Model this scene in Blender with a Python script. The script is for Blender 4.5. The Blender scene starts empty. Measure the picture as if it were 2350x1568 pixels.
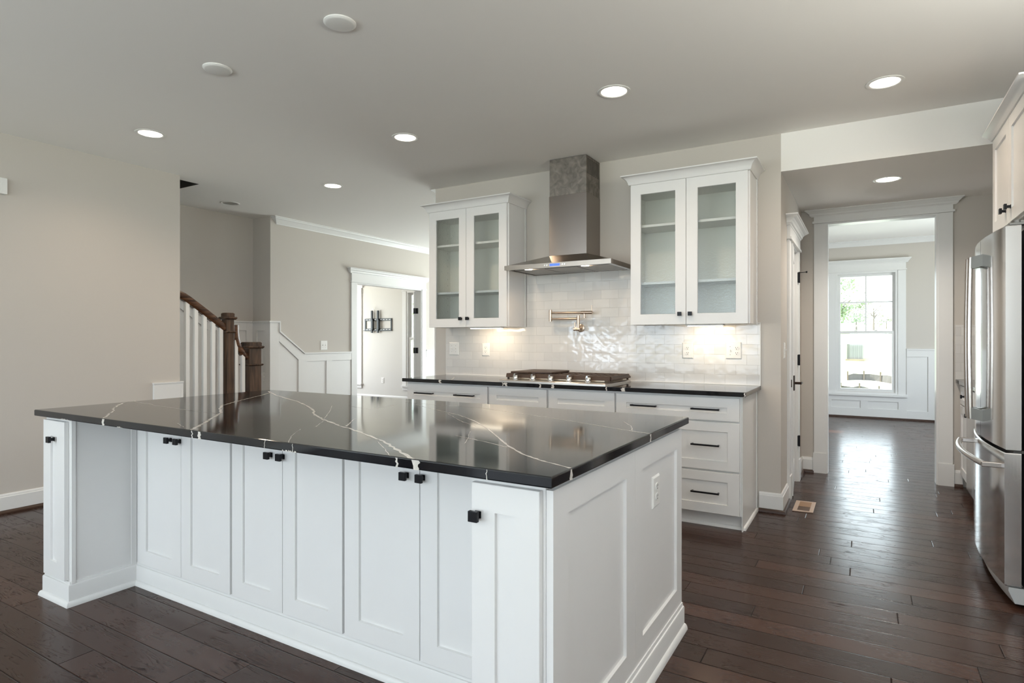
import bpy, bmesh, math, random
from mathutils import Vector, Matrix
random.seed(7)
S = bpy.context.scene
C = S.collection
PI = math.pi

# ------------------------------------------------------------------ camera
cam_d = bpy.data.cameras.new('camera')
cam = bpy.data.objects.new('camera', cam_d); C.objects.link(cam)
cam_d.sensor_width = 36.0
cam_d.lens = 1369.938 / 2350 * 36.0
cam_d.shift_y = -3.9 / 2350
cam_d.clip_start = 0.05; cam_d.clip_end = 400
cam.location = (0, 0, 1.2524)
cam.rotation_euler = (PI / 2, 0, 0.53320)
S.camera = cam

# ------------------------------------------------------------------ view
S.view_settings.view_transform = 'Standard'
S.view_settings.look = 'None'
S.view_settings.exposure = 0.58
S.view_settings.gamma = 1.0
S.view_settings.use_curve_mapping = False

# ------------------------------------------------------------------ sky
W = bpy.data.worlds.new('sky'); S.world = W; W.use_nodes = True
wn = W.node_tree; wn.nodes.clear()
_o = wn.nodes.new('ShaderNodeOutputWorld'); _b = wn.nodes.new('ShaderNodeBackground')
_b.inputs[0].default_value = (0.80, 0.91, 1.0, 1); _b.inputs[1].default_value = 3.0
wn.links.new(_b.outputs[0], _o.inputs[0])

# ------------------------------------------------------------------ sun
def add_light(name, kind, loc, rot, energy, color, **kw):
    l = bpy.data.lights.new(name, kind); l.energy = energy; l.color = color
    for k, v in kw.items(): setattr(l, k, v)
    o = bpy.data.objects.new(name, l); C.objects.link(o)
    o.location = loc; o.rotation_euler = rot
    return o
sun = add_light('sun', 'SUN', (-20, -10, 30), (0, 0, 0), 9.0, (1.0, 0.95, 0.86), angle=0.01)
sun.rotation_euler = Vector((0.70, -0.16, -0.70)).to_track_quat('-Z', 'Y').to_euler()

# area lamps added at the window openings, several tilted up as ceiling fill
def opening_lamp(name, loc, rot, sx, sy, energy=0.0, color=(0.9, 0.96, 1.0)):
    o = add_light(name, 'AREA', loc, rot, max(energy, 1.0), color, shape='RECTANGLE', size=sx, size_y=sy)
    if energy == 0.0: o.data.cycles.is_portal = True
    return o
R90 = PI / 2
for wx, ww in [(-4.1, 1.8), (-2.0, 1.8), (0.1, 1.8)]:
    opening_lamp('ceiling_fill_living', (wx, -4.75, 1.35), (R90 + math.radians(74), 0, 0), ww, 2.2, 42.0, (0.72, 0.86, 1.0))  # added lamps behind the camera, aimed steeply up to fill the ceiling
opening_lamp('ceiling_fill_left', (-5.56, -3.2, 1.35), (R90 + math.radians(64), 0, -R90), 1.5, 2.0, 135.0, (0.74, 0.87, 1.0))  # made-up side window light, tilted up as ceiling fill
opening_lamp('ceiling_fill_right', (1.50, -3.2, 1.35), (R90 + math.radians(58), 0, R90), 1.5, 2.0, 115.0, (0.74, 0.87, 1.0))  # unseen fill lamp on the opposite side, also bounced off the ceiling
opening_lamp('ceiling_fill_kitchen', (1.50, 1.6, 1.95), (R90 + math.radians(76), 0, R90), 2.0, 0.6, 52.0, (0.97, 0.95, 0.92))  # added lamp at a high opening, brightens the kitchen ceiling
opening_lamp('daylight_far_window', (0.03, 11.32, 1.38), (-R90, 0, 0), 0.85, 1.9, 11.0, (0.86, 0.94, 1.0))
opening_lamp('far_room_fill_right', (2.45, 9.0, 1.4), (0, R90 + math.radians(28), 0), 1.9, 1.6, 48.0, (0.82, 0.92, 1.0))  # unseen lamp added to brighten the far room and its ceiling
opening_lamp('far_room_fill_left', (-2.68, 9.0, 1.4), (0, -R90 - math.radians(28), 0), 1.9, 1.6, 50.0, (0.84, 0.93, 1.0))  # added on the left to brighten the opening's jamb and far ceiling
opening_lamp('daylight_dining_window', (-4.4, 9.7, 1.3), (-R90 - math.radians(25), 0, 0), 2.6, 1.9, 80.0, (0.82, 0.94, 1.0))
opening_lamp('daylight_study_window_side', (-10.3, 7.6, 1.35), (0, -R90, 0), 1.9, 1.7, 52.0, (0.95, 0.98, 1.0))
opening_lamp('daylight_study_window', (-9.3, 9.2, 1.3), (-R90, 0, 0), 0.8, 1.9, 30.0, (0.95, 0.98, 1.0))

# ================================================================== materials
def nm(name):
    m = bpy.data.materials.new(name); m.use_nodes = True
    t = m.node_tree; b = t.nodes['Principled BSDF']
    return m, t, b
def simple(name, col, rough=0.5, metal=0.0, noise=0.0, bump=0.0, scale=60.0, spec=0.5, coat=0.0):
    m, t, b = nm(name)
    b.inputs['Base Color'].default_value = (*col, 1); b.inputs['Roughness'].default_value = rough
    b.inputs['Metallic'].default_value = metal; b.inputs['Specular IOR Level'].default_value = spec
    if coat: b.inputs['Coat Weight'].default_value = coat; b.inputs['Coat Roughness'].default_value = 0.08
    tc = t.nodes.new('ShaderNodeTexCoord'); nz = t.nodes.new('ShaderNodeTexNoise')
    nz.inputs['Scale'].default_value = scale; nz.inputs['Detail'].default_value = 3
    t.links.new(tc.outputs['Object'], nz.inputs['Vector'])
    if noise:
        mx = t.nodes.new('ShaderNodeMix'); mx.data_type = 'RGBA'
        mx.inputs['A'].default_value = (*[c * (1 - noise) for c in col], 1)
        mx.inputs['B'].default_value = (*[min(1, c * (1 + noise)) for c in col], 1)
        t.links.new(nz.outputs['Fac'], mx.inputs['Factor']); t.links.new(mx.outputs['Result'], b.inputs['Base Color'])
    if bump:
        bp = t.nodes.new('ShaderNodeBump'); bp.inputs['Strength'].default_value = bump; bp.inputs['Distance'].default_value = 0.002
        t.links.new(nz.outputs['Fac'], bp.inputs['Height']); t.links.new(bp.outputs['Normal'], b.inputs['Normal'])
    return m
def emit(name, col, st):
    m, t, b = nm(name)
    b.inputs['Base Color'].default_value = (*col, 1)
    b.inputs['Emission Color'].default_value = (*col, 1); b.inputs['Emission Strength'].default_value = st
    return m
M = {}
M['wall'] = simple('greige_wall_paint', (0.56, 0.52, 0.472), 0.75, noise=0.015, bump=0.05, scale=180)
M['ceil'] = simple('ceiling_paint', (0.86, 0.835, 0.80), 0.85, noise=0.01, bump=0.05, scale=150)
M['trim'] = simple('white_trim_paint', (0.76, 0.755, 0.74), 0.35, noise=0.01, scale=20)
M['cab'] = simple('white_cabinet_lacquer', (0.77, 0.76, 0.745), 0.33, noise=0.01, scale=14)
M['cabin'] = simple('cabinet_interior_white', (0.82, 0.815, 0.76), 0.5, noise=0.01)
M['black'] = simple('matte_black_metal', (0.012, 0.012, 0.014), 0.35, metal=0.6, noise=0.1)
M['bronze'] = simple('dark_bronze_metal', (0.035, 0.022, 0.015), 0.35, metal=0.8, noise=0.1)
M['plate'] = simple('white_plastic', (0.80, 0.79, 0.76), 0.35, noise=0.01)
M['slot'] = simple('dark_slot', (0.05, 0.045, 0.04), 0.6)
M['nickel'] = simple('brushed_nickel', (0.62, 0.50, 0.39), 0.28, metal=1.0, noise=0.05, scale=200)
M['grate'] = simple('cast_iron_brown', (0.058, 0.031, 0.018), 0.5, noise=0.25, bump=0.3, scale=120)
M['grille'] = simple('silver_grey_plastic', (0.45, 0.46, 0.46), 0.35, noise=0.02)
M['darkbody'] = simple('dark_grey_fridge_side', (0.03, 0.03, 0.032), 0.5, noise=0.05)
M['chrome'] = simple('polished_chrome', (0.75, 0.74, 0.72), 0.12, metal=1.0)
M['glow'] = emit('lamp_glow', (1.0, 0.88, 0.72), 6.0)
M['bulb'] = emit('hood_bulb', (1.0, 0.85, 0.66), 8.0)
M['strip'] = emit('cabinet_strip_glow', (1.0, 0.88, 0.70), 4.0)
M['lcd'] = emit('blue_display', (0.06, 0.14, 0.85), 0.8)
M['void'] = simple('stairwell_shade', (0.055, 0.048, 0.036), 0.9)  # near-black colour holds the stairwell's shade
M['shadeglass'] = simple('unlit_lens', (0.30, 0.29, 0.27), 0.25)
M['leather'] = simple('cast_brown', (0.22, 0.13, 0.07), 0.6)

def steel(name, col, rough, axis, smudge=0.0, aniso=0.0, arot=0.0):
    m, t, b = nm(name)
    b.inputs['Metallic'].default_value = 1.0; b.inputs['Base Color'].default_value = (*col, 1)
    tc = t.nodes.new('ShaderNodeTexCoord'); mp = t.nodes.new('ShaderNodeMapping')
    sc = [260, 260, 260]; sc[axis] = 3.0
    mp.inputs['Scale'].default_value = sc
    nz = t.nodes.new('ShaderNodeTexNoise'); nz.inputs['Scale'].default_value = 1.0; nz.inputs['Detail'].default_value = 2
    t.links.new(tc.outputs['Object'], mp.inputs[0]); t.links.new(mp.outputs[0], nz.inputs['Vector'])
    bp = t.nodes.new('ShaderNodeBump'); bp.inputs['Strength'].default_value = 0.03; bp.inputs['Distance'].default_value = 0.0004
    t.links.new(nz.outputs['Fac'], bp.inputs['Height']); t.links.new(bp.outputs['Normal'], b.inputs['Normal'])
    if smudge:
        n2 = t.nodes.new('ShaderNodeTexNoise'); n2.inputs['Scale'].default_value = 14; n2.inputs['Detail'].default_value = 6
        n2.inputs['Distortion'].default_value = 1.2
        t.links.new(tc.outputs['Object'], n2.inputs['Vector'])
        r = t.nodes.new('ShaderNodeValToRGB')
        r.color_ramp.elements[0].position = 0.35; r.color_ramp.elements[1].position = 0.75
        r.color_ramp.elements[0].color = (*[c * 0.62 for c in col], 1); r.color_ramp.elements[1].color = (*[min(1, c * 1.15) for c in col], 1)
        t.links.new(n2.outputs['Fac'], r.inputs[0]); t.links.new(r.outputs[0], b.inputs['Base Color'])
    b.inputs['Roughness'].default_value = rough
    b.inputs['Anisotropic'].default_value = aniso; b.inputs['Anisotropic Rotation'].default_value = arot
    return m
M['steel'] = steel('brushed_stainless', (0.29, 0.255, 0.225), 0.2, 2, aniso=0.85, arot=0.25)
M['steelh'] = steel('brushed_stainless_horizontal', (0.62, 0.58, 0.53), 0.30, 0)
M['hoodsteel'] = steel('hood_stainless', (0.40, 0.36, 0.32), 0.2, 0, aniso=0.5)
M['film'] = steel('filmed_stainless', (0.30, 0.27, 0.24), 0.48, 2, smudge=1.0)
M['fridge'] = steel('fridge_stainless', (0.80, 0.795, 0.79), 0.11, 2, aniso=0.6, arot=0.25)
M['handle'] = steel('satin_handle_steel', (0.50, 0.46, 0.43), 0.22, 2)
M['bracket'] = simple('grey_handle_bracket', (0.16, 0.155, 0.14), 0.35, metal=0.4, noise=0.03)

def wood(name, dark, light, rough, axis=2):
    m, t, b = nm(name)
    tc = t.nodes.new('ShaderNodeTexCoord'); mp = t.nodes.new('ShaderNodeMapping')
    sc = [38, 38, 38]; sc[axis] = 3.5; mp.inputs['Scale'].default_value = sc
    nz = t.nodes.new('ShaderNodeTexNoise'); nz.inputs['Scale'].default_value = 1.0; nz.inputs['Detail'].default_value = 5; nz.inputs['Distortion'].default_value = 0.6
    r = t.nodes.new('ShaderNodeValToRGB'); r.color_ramp.elements[0].position = 0.36; r.color_ramp.elements[1].position = 0.66
    r.color_ramp.elements[0].color = (*dark, 1); r.color_ramp.elements[1].color = (*light, 1)
    t.links.new(tc.outputs['Object'], mp.inputs[0]); t.links.new(mp.outputs[0], nz.inputs['Vector'])
    t.links.new(nz.outputs['Fac'], r.inputs[0]); t.links.new(r.outputs[0], b.inputs['Base Color'])
    b.inputs['Roughness'].default_value = rough
    return m
M['walnut'] = wood('dark_stained_oak', (0.026, 0.012, 0.006), (0.100, 0.054, 0.030), 0.3, 2)
M['walnut_y'] = wood('dark_stained_oak_rail', (0.03, 0.012, 0.006), (0.13, 0.06, 0.028), 0.25, 1)
M['shoe'] = simple('dark_wood_shoe', (0.045, 0.020, 0.011), 0.35, noise=0.2, scale=30)

# ---- floor planks (boards run along x)
def floor_mat():
    m, t, b = nm('dark_hardwood_planks')
    N, L = t.nodes, t.links
    tc = N.new('ShaderNodeTexCoord'); sx = N.new('ShaderNodeSeparateXYZ'); L.new(tc.outputs['Object'], sx.inputs[0])
    def mt(op, a, b_=None, c=None):
        n = N.new('ShaderNodeMath'); n.operation = op
        for i, v in enumerate((a, b_, c)):
            if v is None: continue
            if isinstance(v, (int, float)): n.inputs[i].default_value = v
            else: L.new(v, n.inputs[i])
        return n.outputs[0]
    Wd, Ln = 0.1274, 1.25
    v = mt('DIVIDE', mt('SUBTRACT', sx.outputs['Y'], 1.4717 - 40 * Wd), Wd)
    row = mt('FLOOR', v); fv = mt('FRACT', v)
    wr = N.new('ShaderNodeTexWhiteNoise'); wr.noise_dimensions = '1D'; L.new(row, wr.inputs['W'])
    u = mt('ADD', mt('DIVIDE', sx.outputs['X'], Ln), mt('MULTIPLY', wr.outputs['Value'], 7.0))
    col = mt('FLOOR', u); fu = mt('FRACT', u)
    cb = N.new('ShaderNodeCombineXYZ'); L.new(row, cb.inputs[0]); L.new(col, cb.inputs[1])
    wp = N.new('ShaderNodeTexWhiteNoise'); wp.noise_dimensions = '2D'; L.new(cb.outputs[0], wp.inputs['Vector'])
    dv = mt('MULTIPLY', mt('MINIMUM', fv, mt('SUBTRACT', 1.0, fv)), Wd)
    du = mt('MULTIPLY', mt('MINIMUM', fu, mt('SUBTRACT', 1.0, fu)), Ln)
    d = mt('MINIMUM', dv, du)
    gap = mt('SUBTRACT', 1.0, mt('MINIMUM', mt('DIVIDE', d, 0.0036), 1.0))
    # grain
    cg = N.new('ShaderNodeCombineXYZ')
    L.new(mt('ADD', mt('MULTIPLY', sx.outputs['X'], 2.2), mt('MULTIPLY', wp.outputs['Value'], 31.0)), cg.inputs[0])
    L.new(mt('MULTIPLY', sx.outputs['Y'], 17.0), cg.inputs[1]); L.new(mt('MULTIPLY', wp.outputs['Value'], 9.0), cg.inputs[2])
    ng = N.new('ShaderNodeTexNoise'); ng.inputs['Scale'].default_value = 1.0; ng.inputs['Detail'].default_value = 4; ng.inputs['Distortion'].default_value = 0.9
    L.new(cg.outputs[0], ng.inputs['Vector'])
    ring = mt('FRACT', mt('MULTIPLY', ng.outputs['Fac'], 11.0))
    line = mt('POWER', ring, 5.0)
    n2 = N.new('ShaderNodeTexNoise'); n2.inputs['Scale'].default_value = 7.0; n2.inputs['Detail'].default_value = 3
    L.new(tc.outputs['Object'], n2.inputs['Vector'])
    mask = mt('MULTIPLY', line, mt('MAXIMUM', mt('MULTIPLY', mt('SUBTRACT', n2.outputs['Fac'], 0.43), 4.0), 0.0))
    mask = mt('MINIMUM', mask, 1.0)
    rp = N.new('ShaderNodeValToRGB')
    e = rp.color_ramp.elements
    e[0].position = 0.0; e[0].color = (0.031, 0.0140, 0.0094, 1); e[1].position = 1.0; e[1].color = (0.068, 0.0315, 0.0212, 1)
    x = rp.color_ramp.elements.new(0.5); x.color = (0.045, 0.0208, 0.014, 1)
    L.new(wp.outputs['Value'], rp.inputs[0])
    m1 = N.new('ShaderNodeMix'); m1.data_type = 'RGBA'; L.new(mt('MULTIPLY', mask, 0.9), m1.inputs['Factor'])
    L.new(rp.outputs[0], m1.inputs['A']); m1.inputs['B'].default_value = (0.006, 0.003, 0.002, 1)
    m2 = N.new('ShaderNodeMix'); m2.data_type = 'RGBA'; L.new(gap, m2.inputs['Factor'])
    L.new(m1.outputs['Result'], m2.inputs['A']); m2.inputs['B'].default_value = (0.004, 0.002, 0.0015, 1)
    L.new(m2.outputs['Result'], b.inputs['Base Color'])
    n3 = N.new('ShaderNodeTexNoise'); n3.inputs['Scale'].default_value = 1.0; n3.inputs['Detail'].default_value = 2
    c3 = N.new('ShaderNodeCombineXYZ'); L.new(mt('MULTIPLY', sx.outputs['X'], 2.5), c3.inputs[0]); L.new(mt('MULTIPLY', sx.outputs['Y'], 16.0), c3.inputs[1]); L.new(wp.outputs['Value'], c3.inputs[2])
    L.new(c3.outputs[0], n3.inputs['Vector'])
    h = mt('SUBTRACT', mt('ADD', mt('MULTIPLY', n3.outputs['Fac'], 0.5), mt('MULTIPLY', wp.outputs['Value'], 0.05)), mt('ADD', mt('MULTIPLY', gap, 1.3), mt('MULTIPLY', mask, 0.22)))
    bp = N.new('ShaderNodeBump'); bp.inputs['Strength'].default_value = 0.35; bp.inputs['Distance'].default_value = 0.0022
    L.new(h, bp.inputs['Height']); L.new(bp.outputs['Normal'], b.inputs['Normal'])
    L.new(mt('ADD', 0.22, mt('MULTIPLY', mask, 0.35)), b.inputs['Roughness'])
    L.new(mt('MULTIPLY', 0.27, mt('SUBTRACT', 1.0, mt('MAXIMUM', gap, mt('MULTIPLY', mask, 0.7)))), b.inputs['Specular IOR Level'])
    return m
M['floor'] = floor_mat()

# ---- glossy subway tile
def tile_mat(axis_u='X'):
    m, t, b = nm('glossy_white_subway_tile'); N, L = t.nodes, t.links
    tc = N.new('ShaderNodeTexCoord'); sx = N.new('ShaderNodeSeparateXYZ'); L.new(tc.outputs['Object'], sx.inputs[0])
    cb = N.new('ShaderNodeCombineXYZ'); L.new(sx.outputs['X'], cb.inputs[0]); L.new(sx.outputs['Z'], cb.inputs[1])
    mp = N.new('ShaderNodeMapping'); mp.inputs['Location'].default_value = (0.06, 0.0, 0)
    L.new(cb.outputs[0], mp.inputs[0])
    br = N.new('ShaderNodeTexBrick'); br.offset = 0.5
    br.inputs['Color1'].default_value = (0.70, 0.68, 0.65, 1); br.inputs['Color2'].default_value = (0.62, 0.605, 0.585, 1)
    br.inputs['Mortar'].default_value = (0.56, 0.54, 0.51, 1); br.inputs['Scale'].default_value = 1.0
    br.inputs['Mortar Size'].default_value = 0.0014; br.inputs['Mortar Smooth'].default_value = 0.3; br.inputs['Bias'].default_value = -0.2
    br.inputs['Brick Width'].default_value = 0.1535; br.inputs['Row Height'].default_value = 0.0756
    L.new(mp.outputs[0], br.inputs['Vector']); L.new(br.outputs['Color'], b.inputs['Base Color'])
    nz = N.new('ShaderNodeTexNoise'); nz.inputs['Scale'].default_value = 15; nz.inputs['Detail'].default_value = 1.3
    L.new(tc.outputs['Object'], nz.inputs['Vector'])
    ma = N.new('ShaderNodeMath'); ma.operation = 'MULTIPLY_ADD'; L.new(br.outputs['Fac'], ma.inputs[0]); ma.inputs[1].default_value = -0.5; L.new(nz.outputs['Fac'], ma.inputs[2])
    bp = N.new('ShaderNodeBump'); bp.inputs['Strength'].default_value = 0.42; bp.inputs['Distance'].default_value = 0.005
    L.new(ma.outputs[0], bp.inputs['Height']); L.new(bp.outputs['Normal'], b.inputs['Normal'])
    b.inputs['Roughness'].default_value = 0.10
    return m
M['tile'] = tile_mat()

# ---- black quartz
def quartz():
    m, t, b = nm('black_quartz'); N, L = t.nodes, t.links
    tc = N.new('ShaderNodeTexCoord'); nz = N.new('ShaderNodeTexNoise'); nz.inputs['Scale'].default_value = 5; nz.inputs['Detail'].default_value = 5
    L.new(tc.outputs['Object'], nz.inputs['Vector'])
    r = N.new('ShaderNodeValToRGB'); r.color_ramp.elements[0].position = 0.45; r.color_ramp.elements[1].position = 0.8
    r.color_ramp.elements[0].color = (0.0045, 0.005, 0.0065, 1); r.color_ramp.elements[1].color = (0.016, 0.018, 0.022, 1)
    L.new(nz.outputs['Fac'], r.inputs[0]); L.new(r.outputs[0], b.inputs['Base Color'])
    b.inputs['Roughness'].default_value = 0.07; b.inputs['IOR'].default_value = 1.55
    return m
M['quartz'] = quartz()
M['vein'] = simple('white_quartz_vein', (0.62, 0.58, 0.53), 0.12, noise=0.2, scale=80)

# ---- glass
def glass(name, seeded=False, tint=(1, 1, 1)):
    m, t, b = nm(name); N, L = t.nodes, t.links
    tr = N.new('ShaderNodeBsdfTransparent'); tr.inputs[0].default_value = (*tint, 1)
    gl = N.new('ShaderNodeBsdfGlossy'); gl.inputs['Roughness'].default_value = 0.03
    fr = N.new('ShaderNodeFresnel'); fr.inputs['IOR'].default_value = 1.45
    mx = N.new('ShaderNodeMixShader')
    L.new(fr.outputs[0], mx.inputs[0]); L.new(tr.outputs[0], mx.inputs[1]); L.new(gl.outputs[0], mx.inputs[2])
    tc = N.new('ShaderNodeTexCoord'); nz = N.new('ShaderNodeTexNoise')
    nz.inputs['Scale'].default_value = 95 if seeded else 3; nz.inputs['Detail'].default_value = 2
    L.new(tc.outputs['Object'], nz.inputs['Vector'])
    bp = N.new('ShaderNodeBump'); bp.inputs['Strength'].default_value = 0.5 if seeded else 0.02; bp.inputs['Distance'].default_value = 0.002
    L.new(nz.outputs['Fac'], bp.inputs['Height'])
    L.new(bp.outputs['Normal'], gl.inputs['Normal']); L.new(bp.outputs['Normal'], fr.inputs['Normal'])
    L.new(mx.outputs[0], N['Material Output'].inputs['Surface'])
    return m
M['seeded'] = glass('seeded_cabinet_glass', True, (0.975, 0.985, 0.975))
M['pane'] = glass('clear_window_glass', False, (0.97, 0.99, 0.98))

# ================================================================== mesh builder
class MB:
    def __init__(self, jit=0.0): self.v = []; self.f = []; self.mi = []; self.jit = jit; self.k = 0
    def add(self, vs, fs, mi=0):
        o = len(self.v); self.v += [tuple(v) for v in vs]
        self.f += [tuple(i + o for i in f) for f in fs]; self.mi += [mi] * len(fs)
        return self
    def box(self, x0, x1, y0, y1, z0, z1, mi=0):
        x0, x1 = sorted((x0, x1)); y0, y1 = sorted((y0, y1)); z0, z1 = sorted((z0, z1))
        if self.jit:
            self.k += 1; e = self.jit * self.k
            x0 -= e; x1 += e; y0 -= e; y1 += e; z0 -= e; z1 += e
        return self.add([(x0, y0, z0), (x1, y0, z0), (x1, y1, z0), (x0, y1, z0), (x0, y0, z1), (x1, y0, z1), (x1, y1, z1), (x0, y1, z1)],
                 [(0, 3, 2, 1), (4, 5, 6, 7), (0, 1, 5, 4), (1, 2, 6, 5), (2, 3, 7, 6), (3, 0, 4, 7)], mi)
    def ring_loft(self, rings, cap=True, closed=True, mi=0):
        n = len(rings[0]); vs = [p for r in rings for p in r]; fs = []
        for i in range(len(rings) - 1):
            for j in range(n if closed else n - 1):
                k = (j + 1) % n
                fs.append((i * n + j, i * n + k, (i + 1) * n + k, (i + 1) * n + j))
        if cap:
            fs.append(tuple(range(n - 1, -1, -1))); fs.append(tuple((len(rings) - 1) * n + j for j in range(n)))
        return self.add(vs, fs, mi)
    def cyl(self, p0, p1, r0, r1=None, n=20, mi=0):
        p0, p1 = Vector(p0), Vector(p1); r1 = r0 if r1 is None else r1
        d = (p1 - p0).normalized(); a = d.orthogonal().normalized(); b = d.cross(a)
        rg = [[p + (a * math.cos(2 * PI * k / n) + b * math.sin(2 * PI * k / n)) * r for k in range(n)] for p, r in ((p0, r0), (p1, r1))]
        return self.ring_loft(rg, mi=mi)
    def tube(self, pts, r, n=12, mi=0, sx=1.0):
        pts = [Vector(p) for p in pts]; rg = []; up = None
        for i, p in enumerate(pts):
            d = (pts[min(i + 1, len(pts) - 1)] - pts[max(i - 1, 0)]).normalized()
            if up is None: up = d.orthogonal().normalized()
            a = (up - d * up.dot(d)).normalized(); up = a; b = d.cross(a)
            rg.append([p + (a * math.cos(2 * PI * k / n) * sx + b * math.sin(2 * PI * k / n)) * r for k in range(n)])
        return self.ring_loft(rg, mi=mi)
    def lathe(self, c, prof, n=40, mi=0, axis='z'):
        rg = []
        for r, h in prof:
            ring = []
            for k in range(n):
                a = 2 * PI * k / n; u, w = r * math.cos(a), r * math.sin(a)
                if axis == 'z': ring.append((c[0] + u, c[1] + w, c[2] + h))
                elif axis == 'y': ring.append((c[0] + u, c[1] + h, c[2] + w))
                else: ring.append((c[0] + h, c[1] + u, c[2] + w))
            rg.append(ring)
        return self.ring_loft(rg, mi=mi)
    def prism(self, poly, axis, a0, a1, mi=0):
        def P(p, a):
            return {'x': (a, p[0], p[1]), 'y': (p[0], a, p[1]), 'z': (p[0], p[1], a)}[axis]
        if self.jit:
            self.k += 1; e = self.jit * self.k; a0, a1 = min(a0, a1) - e, max(a0, a1) + e
        return self.ring_loft([[P(p, a0) for p in poly], [P(p, a1) for p in poly]], mi=mi)
    def sweep(self, prof, path, mi=0):
        # prof: (out, z) points; path: xy points; outward is to the right of travel
        n = len(path); rg = []
        for i, p in enumerate(path):
            p = Vector(p); ns = []
            for a, b in ((i - 1, i), (i, i + 1)):
                if a >= 0 and b < n:
                    d = (Vector(path[b]) - Vector(path[a])).normalized(); ns.append(Vector((d.y, -d.x)))
            if len(ns) == 2:
                m = (ns[0] + ns[1]).normalized(); m = m / max(0.2, m.dot(ns[0]))
            else: m = ns[0]
            rg.append([(p.x + m.x * o, p.y + m.y * o, z) for o, z in prof])
        return self.ring_loft(rg, mi=mi)
    # ---- panels facing along an axis: frame fr = (axis, sign, position)
    def P(self, fr, u, z, n):
        ax, s, p = fr
        return (u, p + s * n, z) if ax == 'y' else (p + s * n, u, z)
    def fbox(self, fr, u0, u1, z0, z1, n0, n1, mi=0):
        a = self.P(fr, u0, z0, n0); b = self.P(fr, u1, z1, n1)
        return self.box(a[0], b[0], a[1], b[1], a[2], b[2], mi)
    def shaker(self, fr, u0, u1, z0, z1, st=0.066, rc=0.009, th=0.019, hole=False, lip=0.004, rt=None, rb=None, mi=0):
        rt = st if rt is None else rt; rb = st if rb is None else rb
        P = self.P
        def rect(a0, a1, b0, b1, n): return [P(fr, a0, b0, n), P(fr, a1, b0, n), P(fr, a1, b1, n), P(fr, a0, b1, n)]
        i0, i1, j0, j1 = u0 + st, u1 - st, z0 + rb, z1 - rt
        e = 0.0012
        vs = rect(u0, u1, z0, z1, -th) + rect(u0, u1, z0, z1, -e) + rect(u0 + e, u1 - e, z0 + e, z1 - e, 0) + rect(i0, i1, j0, j1, 0)
        if hole:
            vs += rect(i0 + 0.002, i1 - 0.002, j0 + 0.002, j1 - 0.002, -0.006) + rect(i0 + 0.002, i1 - 0.002, j0 + 0.002, j1 - 0.002, -th)
        else:
            vs += rect(i0 + lip * .5, i1 - lip * .5, j0 + lip * .5, j1 - lip * .5, -rc)
        fs = []
        nr = len(vs) // 4
        for r in range(nr - 1):
            for k in range(4):
                l = (k + 1) % 4
                fs.append((r * 4 + k, r * 4 + l, (r + 1) * 4 + l, (r + 1) * 4 + k))
        if hole:
            r = nr - 1
            for k in range(4):
                l = (k + 1) % 4; fs.append((r * 4 + k, r * 4 + l, l, k))
        else:
            fs.append((3, 2, 1, 0)); r = nr - 1; fs.append((r * 4, r * 4 + 1, r * 4 + 2, r * 4 + 3))
        return self.add(vs, fs, mi)
    def build(self, name, mats, parent=None, bevel=0.0, smooth=False, seg=2):
        me = bpy.data.meshes.new(name)
        if parent is not None: off = WLOC[parent.name]
        else:
            xs, ys, zs = zip(*self.v)
            off = Vector(((min(xs) + max(xs)) / 2, (min(ys) + max(ys)) / 2, min(zs))) if name not in KEEP0 else Vector((0, 0, 0))
        me.from_pydata([tuple(Vector(v) - off) for v in self.v], [], self.f)
        if not isinstance(mats, (list, tuple)): mats = [mats]
        for m in mats: me.materials.append(m)
        me.polygons.foreach_set('material_index', self.mi)
        b = bmesh.new(); b.from_mesh(me); bmesh.ops.recalc_face_normals(b, faces=b.faces); b.to_mesh(me); b.free()
        o = bpy.data.objects.new(name, me); C.objects.link(o)
        if parent is not None: o.parent = parent; WLOC[o.name] = off
        else: o.location = off; WLOC[o.name] = off
        if smooth:
            for p in me.polygons: p.use_smooth = True
            try: me.set_sharp_from_angle(angle=math.radians(40))
            except Exception: pass
        if bevel:
            bm_ = o.modifiers.new('bevel', 'BEVEL'); bm_.width = bevel; bm_.segments = seg; bm_.limit_method = 'ANGLE'; bm_.angle_limit = math.radians(40)
        return o
WLOC = {}
KEEP0 = {'floor', 'tile_backsplash'}
def thing(name, label, cat, loc, group=None):
    o = bpy.data.objects.new(name, None); C.objects.link(o); o.location = loc; WLOC[o.name] = Vector(loc)
    o.empty_display_size = 0.1
    o['label'] = label; o['category'] = cat
    if group: o['group'] = group
    return o
def tag(o, label, cat, group=None):
    o['label'] = label; o['category'] = cat
    if group: o['group'] = group
    return o
def struct(o, label=None, cat=None):
    o['kind'] = 'structure'
    if label: o['label'] = label
    if cat: o['category'] = cat
    return o
def FY(y): return ('y', -1, y)     # faces the camera side (-y)
def FX(x): return ('x', 1, x)      # faces +x
def FXm(x): return ('x', -1, x)    # faces -x

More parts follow.
